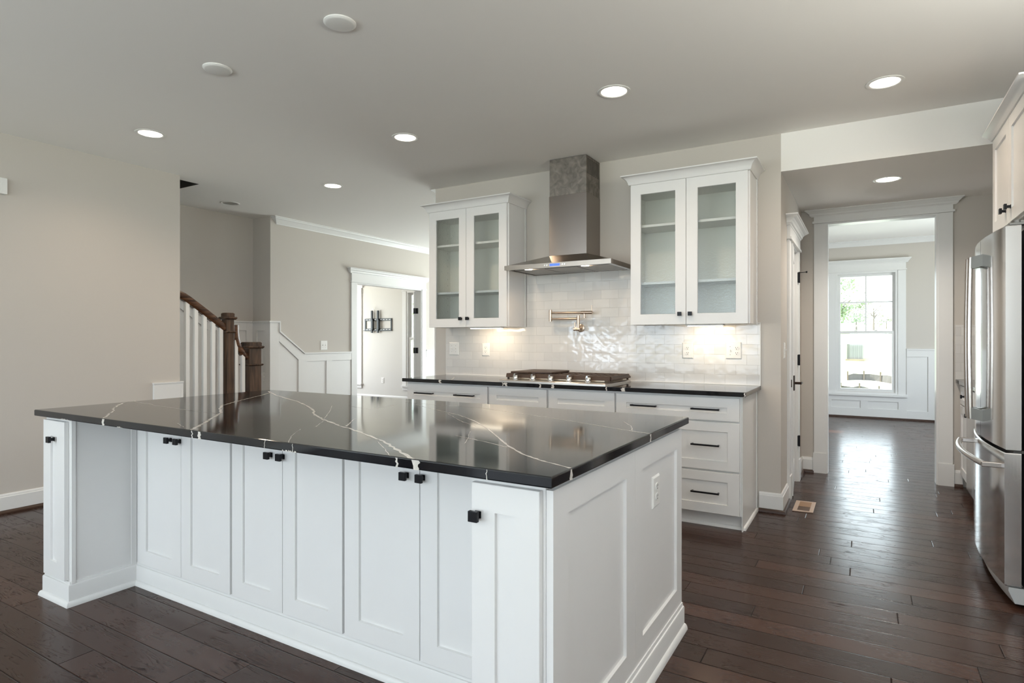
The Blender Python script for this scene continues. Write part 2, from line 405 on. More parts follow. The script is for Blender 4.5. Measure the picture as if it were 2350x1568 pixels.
# ================================================================== room shell
ZC = 2.743; ZH = 2.4686; WY = 4.703; LX = -5.348; DX = -6.159; RX = 1.31; HX = -0.519
SY = -4.6
struct(MB().box(-10.6, 2.8, SY - 0.3, 11.3, -0.12, 0.0).build('floor', M['floor']), 'dark hardwood plank floor running through the kitchen and rooms', 'floor')
mb = MB()
mb.box(-5.486, 1.6, SY - .2, WY + .13, ZC, ZC + .15)
mb.box(-6.62, -5.486, 3.4035, 9.6, ZC, ZC + .15)
mb.box(-5.486, -2.5, WY + .13, 9.6, ZC, ZC + .15)
struct(mb.build('ceiling', M['ceil']), 'smooth off-white kitchen ceiling', 'ceiling')
struct(MB().box(HX, RX, WY, 6.32, ZH, ZC + .1).build('ceiling_hall', M['ceil']), 'lower hall ceiling with flat header edge', 'ceiling')
struct(MB().box(-2.6, 2.6, 6.44, 11.3, 2.84, 3.0).build('ceiling_far', M['ceil']), 'white ceiling of the far room', 'ceiling')
struct(MB().box(-10.4, -6.28, 5.0, 9.15, ZC, ZC + .15).build('ceiling_study', M['ceil']), 'ceiling of the study beyond the dining wall', 'ceiling')
def side_wall(x0, x1, y1, zt, win=False):
    mb = MB(); ys = [SY, -4.0, -2.4, -1.9, -0.3, .6 if win else y1]
    for i in (0, 2, 4): mb.box(x0, x1, ys[i], ys[i + 1], 0, zt)
    for i in (1, 3):
        mb.box(x0, x1, ys[i], ys[i + 1], 0, .3 if i == 1 else zt)
        if i == 1: mb.box(x0, x1, ys[i], ys[i + 1], 2.4, zt)
    if win: mb.box(x0, x1, .6, 2.9, 0, 1.7); mb.box(x0, x1, .6, 2.9, 2.4, zt); mb.box(x0, x1, 2.9, y1, 0, zt)
    return mb
struct(side_wall(-5.486, LX, 3.133, ZC).build('wall_left', M['wall']), 'greige left wall beside the staircase', 'wall')
mb = MB(); mb.box(-6.62, -6.4869, SY, 4.9, 0, 5.4); mb.box(-6.4869, DX, 4.711, 5.0, 0, ZC)
struct(mb.build('wall_stair', M['wall']), 'shaded greige wall behind the staircase', 'wall')
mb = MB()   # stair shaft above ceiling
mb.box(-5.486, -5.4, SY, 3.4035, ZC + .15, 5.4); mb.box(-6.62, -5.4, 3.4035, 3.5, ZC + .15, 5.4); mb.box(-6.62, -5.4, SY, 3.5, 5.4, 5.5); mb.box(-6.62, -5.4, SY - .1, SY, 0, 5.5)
mb.box(-6.4868, -5.4862, 3.4005, 3.4034, ZC + .001, ZC + .15)  # dark strip over the slab edge stands in for the opening's shade
struct(mb.build('wall_stairwell', M['void']), 'upper stairwell coloured dark for its shade, seen through the ceiling opening', 'wall')
# dining wall with doorway to the study
DY0, DY1, DZ = 6.117, 7.55, 2.056
mb = MB(); mb.box(DX - .12, DX, 5.0, DY0, 0, ZC); mb.box(DX - .12, DX, DY1, 9.6, 0, ZC); mb.box(DX - .12, DX, DY0, DY1, DZ, ZC)
struct(mb.build('wall_dining', M['wall']), 'greige dining wall with a doorway to the study', 'wall')
mb = MB(); mb.box(-6.28, -5.75, 9.45, 9.6, 0, ZC); mb.box(-3.05, -2.5, 9.45, 9.6, 0, ZC); mb.box(-5.75, -3.05, 9.45, 9.6, 0, .45); mb.box(-5.75, -3.05, 9.45, 9.6, 2.35, ZC); mb.box(-2.62, -2.5, WY + .13, 9.6, 0, ZC)
struct(mb.build('wall_dining_far', M['wall']), 'far dining room wall with wide window opening', 'wall')
struct(MB().box(-3.652, HX, WY, WY + .13, 0, ZC).build('wall_back', M['wall']), 'greige kitchen back wall behind hood and cabinets', 'wall')
mb = MB(); mb.box(HX - .12, HX, WY + .13, 5.205, 0, ZH + .1); mb.box(HX - .12, HX, 5.83, 6.32, 0, ZH + .1); mb.box(HX - .12, HX, 5.205, 5.83, 2.04, ZH + .1)
mb.box(-2.5, HX - .12, 6.32, 6.44, 0, ZC); 
struct(mb.build('wall_hall_left', M['wall']), 'short hall wall with the pantry doorway', 'wall')
OX0, OX1, OZ = -0.3055, 0.548, 2.345
mb = MB(); mb.box(HX - .12, OX0, 6.32, 6.44, 0, 2.84); mb.box(OX1, RX, 6.32, 6.44, 0, 2.84); mb.box(OX0, OX1, 6.32, 6.44, OZ, 2.84)
struct(mb.build('wall_hall_back', M['wall']), 'hall end wall with cased opening to far room', 'wall')
struct(side_wall(RX, RX + .12, 6.44, ZC + .1, True).build('wall_right', M['wall']), 'right kitchen wall behind the refrigerator', 'wall')
# living side (behind the camera) with three windows
mb = MB()
xs = [-5.486, -5.0, -3.2, -2.9, -1.1, -0.8, 1.0, 1.43]
for i in range(0, 8, 2): mb.box(xs[i], xs[i + 1], SY - .15, SY, 0, ZC)
for i in range(1, 7, 2): mb.box(xs[i], xs[i + 1], SY - .15, SY, 0, .25); mb.box(xs[i], xs[i + 1], SY - .15, SY, 2.45, ZC)
struct(mb.build('wall_living', M['wall']), 'living side wall with three tall windows', 'wall')
# far room
mb = MB()
FY_ = 11.12
mb.box(-2.6, -0.43, FY_, FY_ + .15, 0, 2.84); mb.box(0.47, 2.6, FY_, FY_ + .15, 0, 2.84); mb.box(-0.43, 0.47, FY_, FY_ + .15, 0, .42); mb.box(-0.43, 0.47, FY_, FY_ + .15, 2.34, 2.84)
struct(mb.build('wall_far', M['wall']), 'far room wall around the tall window', 'wall')
mb = MB(); mb.box(-2.6, -2.5, 6.44, 8.1, 0, 2.84); mb.box(-2.6, -2.5, 9.9, FY_, 0, 2.84); mb.box(-2.6, -2.5, 8.1, 9.9, 0, .45); mb.box(-2.6, -2.5, 8.1, 9.9, 2.35, 2.84)
struct(mb.build('wall_far_left', M['wall']))
mb = MB(); mb.box(2.3, 2.4, 6.44, 8.1, 0, 2.84); mb.box(2.3, 2.4, 9.9, FY_, 0, 2.84); mb.box(2.3, 2.4, 8.1, 9.9, 0, .45); mb.box(2.3, 2.4, 8.1, 9.9, 2.35, 2.84)
mb.box(RX, 2.4, 6.32, 6.44, 0, 2.84)
struct(mb.build('wall_far_right', M['wall']))
# study
TY = 9.0
mb = MB(); mb.box(-10.3, -9.62, TY, TY + .12, 0, ZC); mb.box(-8.99, -7.70, TY, TY + .12, 0, ZC); mb.box(-7.02, -6.28, TY, TY + .12, 0, ZC)
for a, b in ((-9.62, -8.99), (-7.70, -7.02)): mb.box(a, b, TY, TY + .12, 0, .36); mb.box(a, b, TY, TY + .12, 2.2, ZC)
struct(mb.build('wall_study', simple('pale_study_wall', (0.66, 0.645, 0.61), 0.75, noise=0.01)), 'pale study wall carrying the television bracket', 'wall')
mb = MB(); mb.box(-10.3, -10.18, 5.0, 6.6, 0, ZC); mb.box(-10.3, -10.18, 8.6, TY, 0, ZC); mb.box(-10.3, -10.18, 6.6, 8.6, 0, .4); mb.box(-10.3, -10.18, 6.6, 8.6, 2.3, ZC); mb.box(-10.3, -6.28, 5.0, 5.1, 0, ZC)
struct(mb.build('wall_study_side', M['wall']))

# ================================================================== trim
def baseboard(name, path, h=0.14, th=0.016, shoe=True, cap=True, shoe_m=None, label=None):
    prof = [(0, 0), (th, 0), (th, h - .022), (th - .004, h - .018), (th - .004, h - .010), (th - .010, h), (0, h)]
    o = struct(MB().sweep(prof, path).build(name, M['trim'], smooth=True), label, 'baseboard' if label else None)
    if shoe:
        r = .018
        pr = [(th, 0)] + [(th + r * math.cos(a), .024 * math.sin(a)) for a in [k * PI / 12 for k in range(7)]]
        s = MB().sweep(pr, path)
        s.build('shoe_moulding', shoe_m or M['shoe'], parent=o, smooth=True)
    return o
baseboard('baseboard_left', [(LX, 3.133), (LX, SY)][::-1], label='white baseboard along the left wall') if False else None
def rev(p): return p[::-1]
# outward (into room) is on the right of travel
baseboard('baseboard_left', [(LX, 3.1), (LX, SY + .02)][::-1], label='white baseboard along the left wall')
baseboard('baseboard_back', [(-0.665, WY), (HX, WY), (HX, 5.075)], label='white baseboard around the hall wall corner')
baseboard('baseboard_hall', [(HX, 5.955), (HX, 6.32), (-0.41, 6.32)], label='white baseboard beside the hall opening')
baseboard('baseboard_hall_right', [(0.662, 6.32), (0.72, 6.32)], label='white baseboard right of the hall opening')
baseboard('baseboard_study', [(-10.18, TY), (-6.28, TY)], shoe=False, label='white baseboard under the television bracket')

def casing_set(prefix, fr, u0, u1, z, wall_t, cw=0.1, plinth=True, hdr=True, label=None, jamb=True, fz=0.105, side=1, crownp=0.07, ctop=None):
    """cased opening: legs, plinth blocks, frieze, bead and crown on one wall face"""
    t = 0.019
    mb = MB(.00008)
    mb.fbox(fr, u0 - cw, u0 - .005, 0, z, 0, t); mb.fbox(fr, u1 + .005, u1 + cw, 0, z, 0, t)
    if plinth:
        for a, b in ((u0 - cw - .008, u0), (u1, u1 + cw + .008)): mb.fbox(fr, a, b, 0, .19, 0, t + .008)
    if hdr:
        mb.fbox(fr, u0 - cw - .012, u1 + cw + .012, z + .002, z + .02, 0, t + .014)   # bead
        mb.fbox(fr, u0 - cw, u1 + cw, z + .02, z + .02 + fz, 0, t + .004)            # frieze
        zc = z + .02 + fz; ct = ctop or zc + .075; h = ct - zc; c = crownp
        pr = [(0, zc), (t + .006, zc), (t + .010, zc + .12 * h), (t + .018, zc + .2 * h), (t + .022, zc + .42 * h), (t + .035, zc + .62 * h), (c - .012, zc + .78 * h), (c - .008, zc + .84 * h), (c, zc + .88 * h), (c, ct), (0, ct)]
        ax, s, p = fr
        e = u0 - cw, u1 + cw
        if ax == 'y': path = [(e[0], p + .0), (e[0], p - 1e-4), (e[1], p - 1e-4), (e[1], p)]
        elif s > 0: path = [(p, e[0]), (p + 1e-4, e[0]), (p + 1e-4, e[1]), (p, e[1])]
        else: path = [(p, e[1]), (p - 1e-4, e[1]), (p - 1e-4, e[0]), (p, e[0])]
        mb.sweep(pr, path)
    if jamb:
        mb.fbox(fr, u0 - .006, u0 + .012, 0, z, t * .5, -wall_t); mb.fbox(fr, u1 + .006, u1 - .012, 0, z, t * .5, -wall_t); mb.fbox(fr, u0, u1, z - .012, z + .006, t * .5, -wall_t)
    return struct(mb.build(prefix, M['trim'], bevel=.0015), label, 'door casing' if label else None)
casing_set('trim_1', FX(DX), DY0, DY1, DZ, .12, label='white casing with crown around the study doorway')
casing_set('trim_2', FX(HX), 5.205, 5.83, 2.035, .12, cw=.112, crownp=.085, ctop=2.222, fz=.09, label='white casing with crown around the pantry door')
casing_set('trim_3', FY(6.32), OX0, OX1, OZ, .12, cw=.104, crownp=.075, fz=.045, ctop=ZH, label='tall white casing around the hall opening')
# inner stop of study opening etc. (jamb of the wall end)
mb = MB(); mb.box(-3.665, -3.652, WY - .004, WY + .134, 0, ZC - .06); mb.prism([(-3.652, ZC - .035), (-3.667, ZC - .035), (-3.675, ZC - .025), (-3.705, ZC - .012), (-3.712, ZC), (-3.652, ZC)], 'y', WY - .006, WY + .15)
struct(mb.build('trim_4', M['trim']), 'white jamb board on the left end of the back wall', 'trim')

# crown of the dining wall, returned on its end
cpr = [(0, ZC - .085), (.010, ZC - .085), (.014, ZC - .074), (.030, ZC - .055), (.048, ZC - .035), (.066, ZC - .022), (.070, ZC - .012), (.085, ZC - .010), (.085, ZC), (0, ZC)]
struct(MB().sweep(cpr, [(DX, 4.80), (DX + 1e-4, 4.80), (DX + 1e-4, 9.45)]).build('trim_5', M['trim']), 'white crown moulding on the dining wall', 'crown moulding')
fpr = [(o, z + (2.84 - ZC)) for o, z in cpr]
struct(MB().sweep(fpr, [(-2.5, FY_), (2.3, FY_)]).build('trim_6', M['trim']), 'white crown moulding over the far window', 'crown moulding')

# wainscot of the dining wall (stepped down to chair rail height)
fr = FX(DX)
mb = MB(.00012)
zr = 1.082
Z1 = 1.470
YA, YB, YC = 4.6905, 4.822, 5.205
# backing sheet
def xpoly(mb, pts, n0, n1):
    mb.prism([(y, z) for y, z in pts], 'x', DX + n0, DX + n1)
xpoly(mb, [(YA, 0), (YB, 0), (YB, Z1), (YA, Z1)], 0, .020)
xpoly(mb, [(YB, 0), (YC, 0), (YC, zr), (YB, 1.354)], 0, .008)
mb.box(DX, DX + .008, YC, 6.008, 0, zr)
# sloped rail and cap
xpoly(mb, [(YB, 1.234), (5.118, .995), (5.118, 1.134), (YB, 1.346)], .004, .020)
xpoly(mb, [(5.11, 0), (5.2, 0), (5.2, 1.075), (5.11, 1.138)], .004, .020)
mb.box(DX, DX + .020, 5.15, 6.008, zr - .105, zr - .008)
for y0, y1 in ((5.155, 5.245), (5.565, 5.655)): mb.box(DX, DX + .020, y0, y1, 0, zr - .05)
mb.box(DX, DX + .020, 5.2, 6.008, 0, .15)
mb.box(DX, DX + .020, YB, 5.2, 0, .15)
# cap strips
mb.box(DX, DX + .032, YA - .012, YB + .012, Z1 - .006, Z1 + .010)
mb.box(DX, DX + .032, YB, YB + .012, 1.352, Z1)
xpoly(mb, [(YB, 1.346), (YC, 1.072), (YC + .004, 1.084), (YB + .012, 1.362)], .0, .032)
mb.box(DX, DX + .032, YC - .003, 6.008, zr - .008, zr + .006)
struct(mb.build('trim_7', M['trim'], bevel=.001), 'white wainscot stepping down along the dining wall', 'wainscot')
# right of the study door
mb = MB(.00012); mb.box(DX, DX + .008, 7.66, 9.45, 0, zr); mb.box(DX, DX + .020, 7.66, 9.45, zr - .105, zr); mb.box(DX, DX + .020, 7.66, 9.45, 0, .15)
for y0 in (8.1, 8.6): mb.box(DX, DX + .020, y0, y0 + .09, 0, zr)
mb.box(DX, DX + .032, 7.66, 9.45, zr - .008, zr + .006)
struct(mb.build('trim_8', M['trim'], bevel=.001), 'white wainscot right of the study doorway', 'wainscot')
# stair end wall wainscot (faces -y)
yv = 4.711
mb = MB(.00012); mb.box(-6.4869, DX - .001, yv - .008, yv, 0, Z1)
mb.box(-6.4869, -6.389, yv - .02, yv, 0, Z1); mb.box(-6.242, DX - .001, yv - .02, yv, 0, Z1); mb.box(-6.389, -6.242, yv - .02, yv, 1.365, Z1); mb.box(-6.389, -6.242, yv - .02, yv, 0, .15)
mb.box(-6.4869, DX - .0005, yv - .032, yv, Z1 - .006, Z1 + .010)
struct(mb.build('trim_9', M['trim'], bevel=.001), 'white panelled wainscot on the stair end wall', 'wainscot')
# stair side wainscot on x=-6.4869 follows the stair
sx_ = -6.4869
sl = 0.735                       # stair slope
def zs(y): return Z1 + sl * (4.11 - y) if y < 4.11 else Z1
mb = MB(.00012)
pts = [(4.70, 0), (4.70, Z1), (4.11, Z1), (2.0, zs(2.0)), (2.0, 0.0)]
mb.prism(pts, 'x', sx_, sx_ + .008)
def band(a, b, d0, d1, n1):      # band between offsets below the top line
    ys = sorted({a, b, *([4.11] if a < 4.11 < b else [])}, reverse=True)
    for p, q in zip(ys, ys[1:]):
        mb.prism([(p, zs(p) - d1), (p, zs(p) - d0), (q, zs(q) - d0), (q, zs(q) - d1)], 'x', sx_, sx_ + n1)
band(2.0, 4.70, 0, .105, .020); band(2.0, 4.70, -.010, .006, .032)
for y0 in (2.9, 3.45, 4.22): mb.prism([(y0, 0), (y0, zs(y0) - .05), (y0 + .09, zs(y0 + .09) - .05), (y0 + .09, 0)], 'x', sx_, sx_ + .020)
mb.box(sx_, sx_ + .02, 4.607, 4.70, 0, Z1); 
struct(mb.build('trim_10', M['trim'], bevel=.001), 'white panelled wainscot rising along the stair wall', 'wainscot')
# skirt block at the end of the left wall
mb = MB(.00012); mb.box(LX, LX + .02, 2.893, 3.1335, .72, .866); mb.box(LX - .12, LX + .0203, 3.1337, 3.152, .72, .866)
mb.box(LX, LX + .024, 2.889, 3.156, .864, .876)
struct(mb.build('trim_11', M['trim'], bevel=.001), 'short white skirt block at the end of the left wall', 'trim')

# far room wainscot and window surround
fr = FY(FY_)
mb = MB(.00012)
mb.fbox(fr, -2.5, 2.3, 0, .40, 0, .008)
mb.fbox(fr, .565, 2.3, .40, 1.105, 0, .008)
mb.fbox(fr, .5, 2.3, 0, .15, 0, .02); mb.fbox(fr, -2.5, .5, 0, .155, 0, .02); mb.fbox(fr, -2.5, .58, .275, .385, 0, .02)
for a, b in ((-.56, -.465), (-.05, .05), (.46, .568)): mb.fbox(fr, a, b, 0, .36, 0, .02)
mb.fbox(fr, .565, 2.3, .99, 1.10, 0, .02)
for a in (.842, 1.3, 1.8): mb.fbox(fr, a, a + .11, 0, 1.05, 0, .02)
mb.fbox(fr, .565, 2.3, 1.095, 1.112, 0, .032)
mb.fbox(fr, -2.5, -.53, .40, 1.105, 0, .02)
struct(mb.build('trim_12', M['trim'], bevel=.001), 'white panelled wainscot below and beside the far window', 'wainscot')
struct(MB().sweep([(.02, 0), (.04, 0), (.038, .015), (.02, .028)], [(-2.5, FY_), (2.3, FY_)]).build('trim_13', M['shoe']), 'dark shoe moulding under the far wainscot', 'trim')

def window(name, fr, u0, u1, z0, z1, label, cw=.11, grid=True, meet=None, hdr=True, stool=True, depth=.12):
    mb = MB(.00008)
    mb.fbox(fr, u0 - cw, u0 - .003, z0, z1, 0, .02); mb.fbox(fr, u1 + .003, u1 + cw, z0, z1, 0, .02)
    mb.fbox(fr, u0 - cw - .012, u1 + cw + .012, z1 + .002, z1 + .018, 0, .032); mb.fbox(fr, u0 - cw, u1 + cw, z1 + .018, z1 + .115, 0, .024)
    zc = z1 + .115
    pr = [(0, zc), (.026, zc), (.032, zc + .02), (.055, zc + .05), (.07, zc + .062), (.07, zc + .075), (0, zc + .075)]
    ax, s, p = fr; e = (u0 - cw, u1 + cw)
    if ax == 'y': mb.sweep(pr, [(e[0], p), (e[0], p - 1e-4), (e[1], p - 1e-4), (e[1], p)])
    if stool: mb.fbox(fr, u0 - cw - .015, u1 + cw + .015, z0 - .03, z0 + .0, -.03, .05); mb.fbox(fr, u0 - cw, u1 + cw, z0 - .095, z0 - .03, 0, .02)
    # jamb liner
    for a, b in ((u0 - .002, u0 + .03), (u1 - .03, u1 + .002)): mb.fbox(fr, a, b, z0, z1, .01, -depth)
    mb.fbox(fr, u0, u1, z1 - .03, z1 + .003, .01, -depth); mb.fbox(fr, u0, u1, z0 - .003, z0 + .03, .01, -depth)
    w = struct(mb.build(name, M['trim'], bevel=.001), label, 'window')
    meet = meet or (z0 + z1) / 2
    a, b = u0 + .03, u1 - .03
    lo = MB().shaker(('y', fr[1], fr[2] + .012) if ax == 'y' else ('x', fr[1], fr[2] - fr[1] * .012), a, b, z0 + .03, meet + .025, st=.045, rb=.05, rt=.035, th=.035, hole=True)
    lo.build('lower_sash', M['trim'], parent=w)
    up = MB().shaker(('y', fr[1], fr[2] + .050) if ax == 'y' else ('x', fr[1], fr[2] - fr[1] * .050), a, b, meet - .025, z1 - .03, st=.04, rb=.04, rt=.04, th=.035, hole=True)
    if grid:
        f2 = ('y', fr[1], fr[2] + .058) if ax == 'y' else ('x', fr[1], fr[2] - fr[1] * .058)
        mu = (u0 + u1) / 2; mz = (meet + z1) / 2
        up.fbox(f2, mu - .011, mu + .011, meet, z1 - .05, -.015, 0); up.fbox(f2, a + .03, b - .03, mz - .011, mz + .011, -.0155, .0005)
    up.build('upper_sash', M['trim'], parent=w)
    MB().fbox(fr, a + .03, b - .03, z0 + .05, meet + .01, -.028, -.032).build('lower_glass', M['pane'], parent=w)
    MB().fbox(fr, a + .03, b - .03, meet, z1 - .05, -.066, -.070).build('upper_glass', M['pane'], parent=w)
    MB().fbox(fr, (u0 + u1) / 2 - .16, (u0 + u1) / 2 - .12, meet + .024, meet + .038, -.01, -.04).fbox(fr, (u0 + u1) / 2 + .12, (u0 + u1) / 2 + .16, meet + .024, meet + .038, -.01, -.04).build('sash_lock', M['plate'], parent=w)
    return w
window('window_1', FY(FY_), -.41, .45, .385, 2.345, 'tall white double-hung window at the end of the far room', meet=1.37, cw=.108)
window('window_2', FY(TY), -9.62, -8.99, .36, 2.2, 'bright study window left of the television bracket', cw=.1)
window('window_3', FY(TY), -7.70, -7.02, .36, 2.2, 'bright study window right of the television bracket', cw=.1, grid=False)

# ================================================================== small hardware helpers
def knob(fr, u, z, parent, name='knob'):
    mb = MB()
    mb.fbox(fr, u - .007, u + .007, z - .007, z + .007, 0, .022)
    mb.fbox(fr, u - .0145, u + .0145, z - .0145, z + .0145, .018, .030)
    mb.fbox(fr, u - .010, u + .010, z - .010, z + .010, 0, .003)
    return mb.build(name, M['black'], parent=parent, bevel=.0015)
def pull(fr, u0, u1, z, parent, name='handle'):
    mb = MB()
    for u in (u0 + .008, u1 - .008): mb.fbox(fr, u - .005, u + .005, z - .005, z + .005, 0, .03)
    mb.fbox(fr, u0, u1, z - .0055, z + .0055, .024, .034)
    return mb.build(name, M['black'], parent=parent, bevel=.001)

# ================================================================== island
IX0, IX1, IY0, IY1 = -3.465, -0.663, 1.315, 2.6472
CT = .914; TH = .030
DYF = 1.642         # face of recessed doors
def leg_cabinet(x0, x1, dx0, dx1, label, knob_at, open_side):
    t = thing('narrow_island_cabinet', label, 'cabinet', ((x0 + x1) / 2, 1.5, 0))
    mb = MB(); mb.box(x0, x1, 1.365, 1.97, .03, CT - TH)
    mb.build('carcass', M['cab'], parent=t, bevel=.0015)
    d = MB().shaker(FY(1.345), dx0, dx1, .117, .865, st=.0745).build('door', M['cab'], parent=t)
    knob(FY(1.345), knob_at[0], knob_at[1], d)
    return t
tl = leg_cabinet(IX0, -3.222, -3.447, -3.236, 'narrow white island cabinet at the far left front corner', (-3.336, .778), 1)
# raised frame on the inner side of the left leg
mb = MB(); fr = FX(-3.222)
mb.fbox(fr, 1.366, 1.384, .10, CT - TH, 0, .009); mb.fbox(fr, 1.634, 1.66, .10, CT - TH, 0, .006)
mb.build('side_frame', M['cab'], parent=tl, bevel=.001)
tr = leg_cabinet(-.935, -.705, -.922, -.713, 'narrow white island cabinet at the near right corner with low knob', (-.900, .780), -1)
pairs = [(-3.172, -2.795, -2.4215, (-2.878, -2.802)), (-2.406, -2.071, -1.7265, (-2.142, -2.066)), (-1.7148, -1.346, -.977, (-1.404, -1.331))]
labs = ['white two-door island cabinet beside the far left corner', 'white two-door island cabinet in the middle of the row', 'white two-door island cabinet beside the near right corner']
edges = [-3.222, -2.414, -1.7205, -.935]
for i, (a, m_, b, kn) in enumerate(pairs):
    t = thing('two_door_island_cabinet', labs[i], 'cabinet', ((a + b) / 2, 1.8, 0), 'two-door cabinets along the island front')
    MB().box(edges[i] + .001, edges[i + 1] - .001, 1.662, 1.97, .03, CT - TH).build('carcass', M['cab'], parent=t)
    for (u0, u1), k in zip(((a, m_ - .0015), (m_ + .0015, b)), kn):
        d = MB().shaker(FY(DYF), u0, u1, .122, .862, st=.0755, rt=.068, rb=.07).build('door', M['cab'], parent=t)
        knob(FY(DYF), k, .770, d)
# rear storage units (aisle side)
bx = [IX0, -2.54, -1.62, -.705]
for i in range(3):
    t = thing('rear_island_cabinet', ['white rear island cabinet facing the cooktop, toward the staircase', 'white rear island cabinet facing the cooktop, middle unit', 'white rear island cabinet facing the cooktop, toward the refrigerator'][i], 'cabinet', ((bx[i] + bx[i + 1]) / 2, 2.3, 0), 'rear cabinets of the island')
    MB().box(bx[i] + .001, bx[i + 1] - .001, 1.972, 2.58, .10, CT - TH).box(bx[i] + .001, bx[i + 1] - .001, 1.972, 2.52, .0, .10).build('carcass', M['cab'], parent=t)
    w = bx[i + 1] - bx[i]; mid = (bx[i] + bx[i + 1]) / 2; f2 = ('y', 1, 2.60)
    for u0, u1, s in ((bx[i] + .01, mid - .002, 1), (mid + .002, bx[i + 1] - .01, -1)):
        d = MB().shaker(f2, u0, u1, .115, .862, st=.066).build('door', M['cab'], parent=t)
        knob(f2, (u1 - .033) if s > 0 else (u0 + .033), .78, d)
# end panel
PX = -.684
t = thing('island_end_panel', 'white panelled end of the island with two recessed panels', 'cabinet panel', (PX, 2.0, 0))
mb = MB()
P_ = mb.P; fr = FX(PX)
def endpanel(mb, fr, u0, u1, z0, z1, holes, th, rc):
    # frame pieces around the recesses, one flush face
    us = sorted({u0, u1, *[h[0] for h in holes], *[h[1] for h in holes]}); zz = sorted({z0, z1, *[h[2] for h in holes], *[h[3] for h in holes]})
    for i in range(len(us) - 1):
        for j in range(len(zz) - 1):
            a, b, c, d = us[i], us[i + 1], zz[j], zz[j + 1]
            if any(h[0] <= a and b <= h[1] and h[2] <= c and d <= h[3] for h in holes):
                continue
            mb.add([P_(fr, a, c, 0), P_(fr, b, c, 0), P_(fr, b, d, 0), P_(fr, a, d, 0)], [(0, 1, 2, 3)])
    for h in holes:
        a, b, c, d = h; l = .003
        v = [P_(fr, a, c, 0), P_(fr, b, c, 0), P_(fr, b, d, 0), P_(fr, a, d, 0), P_(fr, a + l, c + l, -rc), P_(fr, b - l, c + l, -rc), P_(fr, b - l, d - l, -rc), P_(fr, a + l, d - l, -rc)]
        mb.add(v, [(0, 1, 5, 4), (1, 2, 6, 5), (2, 3, 7, 6), (3, 0, 4, 7), (4, 5, 6, 7)])
    v = [P_(fr, u0, z0, 0), P_(fr, u1, z0, 0), P_(fr, u1, z1, 0), P_(fr, u0, z1, 0), P_(fr, u0, z0, -th), P_(fr, u1, z0, -th), P_(fr, u1, z1, -th), P_(fr, u0, z1, -th)]
    mb.add(v, [(0, 4, 5, 1), (1, 5, 6, 2), (2, 6, 7, 3), (3, 7, 4, 0), (7, 6, 5, 4)])
mb = MB(); P_ = mb.P
endpanel(mb, fr, 1.366, 2.00, .05, .866, [(1.458, 1.912, .192, .789)], .02, .010)
mb.build('panel', M['cab'], parent=t)
mb = MB(); P_ = mb.P
endpanel(mb, fr, 2.0012, 2.61, .05, .866, [(2.082, 2.533, .190, .789)], .02, .010)
mb.build('panel', M['cab'], parent=t)
MB().box(PX - .0195, PX - .012, 1.40, 2.60, .866, CT - TH - .0006).build('top_rail', M['cab'], parent=t)
# island base trim
t = thing('island_base_trim', 'white baseboard and shoe moulding wrapped around the island foot', 'baseboard', (-2.0, 1.6, 0))
ipath = [(IX0, 2.5), (IX0, 1.365), (-3.222, 1.365), (-3.222, 1.667), (-.935, 1.667), (-.935, 1.365), (PX, 1.365), (PX, 2.61)]
pr = [(-.004, .0), (.012, 0), (.012, .092), (.010, .097), (.006, .099), (.004, .112), (-.004, .114)]
MB().sweep(pr, ipath).build('baseboard', M['trim'], parent=t, smooth=True)
r = .014
pr = [(.011, 0)] + [(.012 + r * math.cos(a), .024 * math.sin(a)) for a in [k * PI / 14 for k in range(8)]]
MB().sweep(pr, ipath).build('shoe_moulding', M['trim'], parent=t, smooth=True)

# ---- countertop with veins
def slab(x0, x1, y0, y1, zt, th, e=.004):
    mb = MB()
    def rect(i, z): return [(x0 + i, y0 + i, z), (x1 - i, y0 + i, z), (x1 - i, y1 - i, z), (x0 + i, y1 - i, z)]
    rings = [rect(e, zt - th), rect(e * .3, zt - th + e * .3), rect(0, zt - th + e), rect(0, zt - e), rect(e * .3, zt - e * .3), rect(e, zt)]
    mb.ring_loft(rings)
    return mb
CAMF, CXp, CYp, YAW = 1369.938, 1175.0, 780.094, 0.53320
_c, _s = math.cos(YAW), math.sin(YAW)
def on_top(u, v, z=CT):
    a = (u - CXp) / CAMF; b = -(v - CYp) / CAMF
    t = (z - 1.2524) / b
    return Vector(((a * _c - _s) * t, (a * _s + _c) * t))
def jag(pts, w0, w1, amp, step=.018):
    """turn a survey polyline (metres) into an irregular ribbon outline"""
    P = [Vector(p) for p in pts]; out = []
    tot = sum((P[i + 1] - P[i]).length for i in range(len(P) - 1)); acc = 0
    for i in range(len(P) - 1):
        d = P[i + 1] - P[i]; L = d.length; n = max(1, int(L / step))
        for k in range(n):
            p = P[i] + d * k / n; nn = Vector((-d.y, d.x)).normalized()
            f = (acc + L * k / n) / tot
            out.append((p + nn * random.uniform(-amp, amp), nn, (w0 + (w1 - w0) * f) * random.uniform(.35, 1.05)))
        acc += L
    d = P[-1] - P[-2]; out.append((P[-1], Vector((-d.y, d.x)).normalized(), w1))
    return out
def vein(mb, pts, w0, w1, amp, z, clip):
    R = jag(pts, w0, w1, amp); vs = []; fs = []
    for p, nn, w in R:
        for s in (-.5, .5):
            q = p + nn * w * s
            vs.append((min(max(q.x, clip[0]), clip[1]), min(max(q.y, clip[2]), clip[3]), z))
    for i in range(len(R) - 1): fs.append((2 * i, 2 * i + 2, 2 * i + 3, 2 * i + 1))
    mb.add(vs, fs, 1)
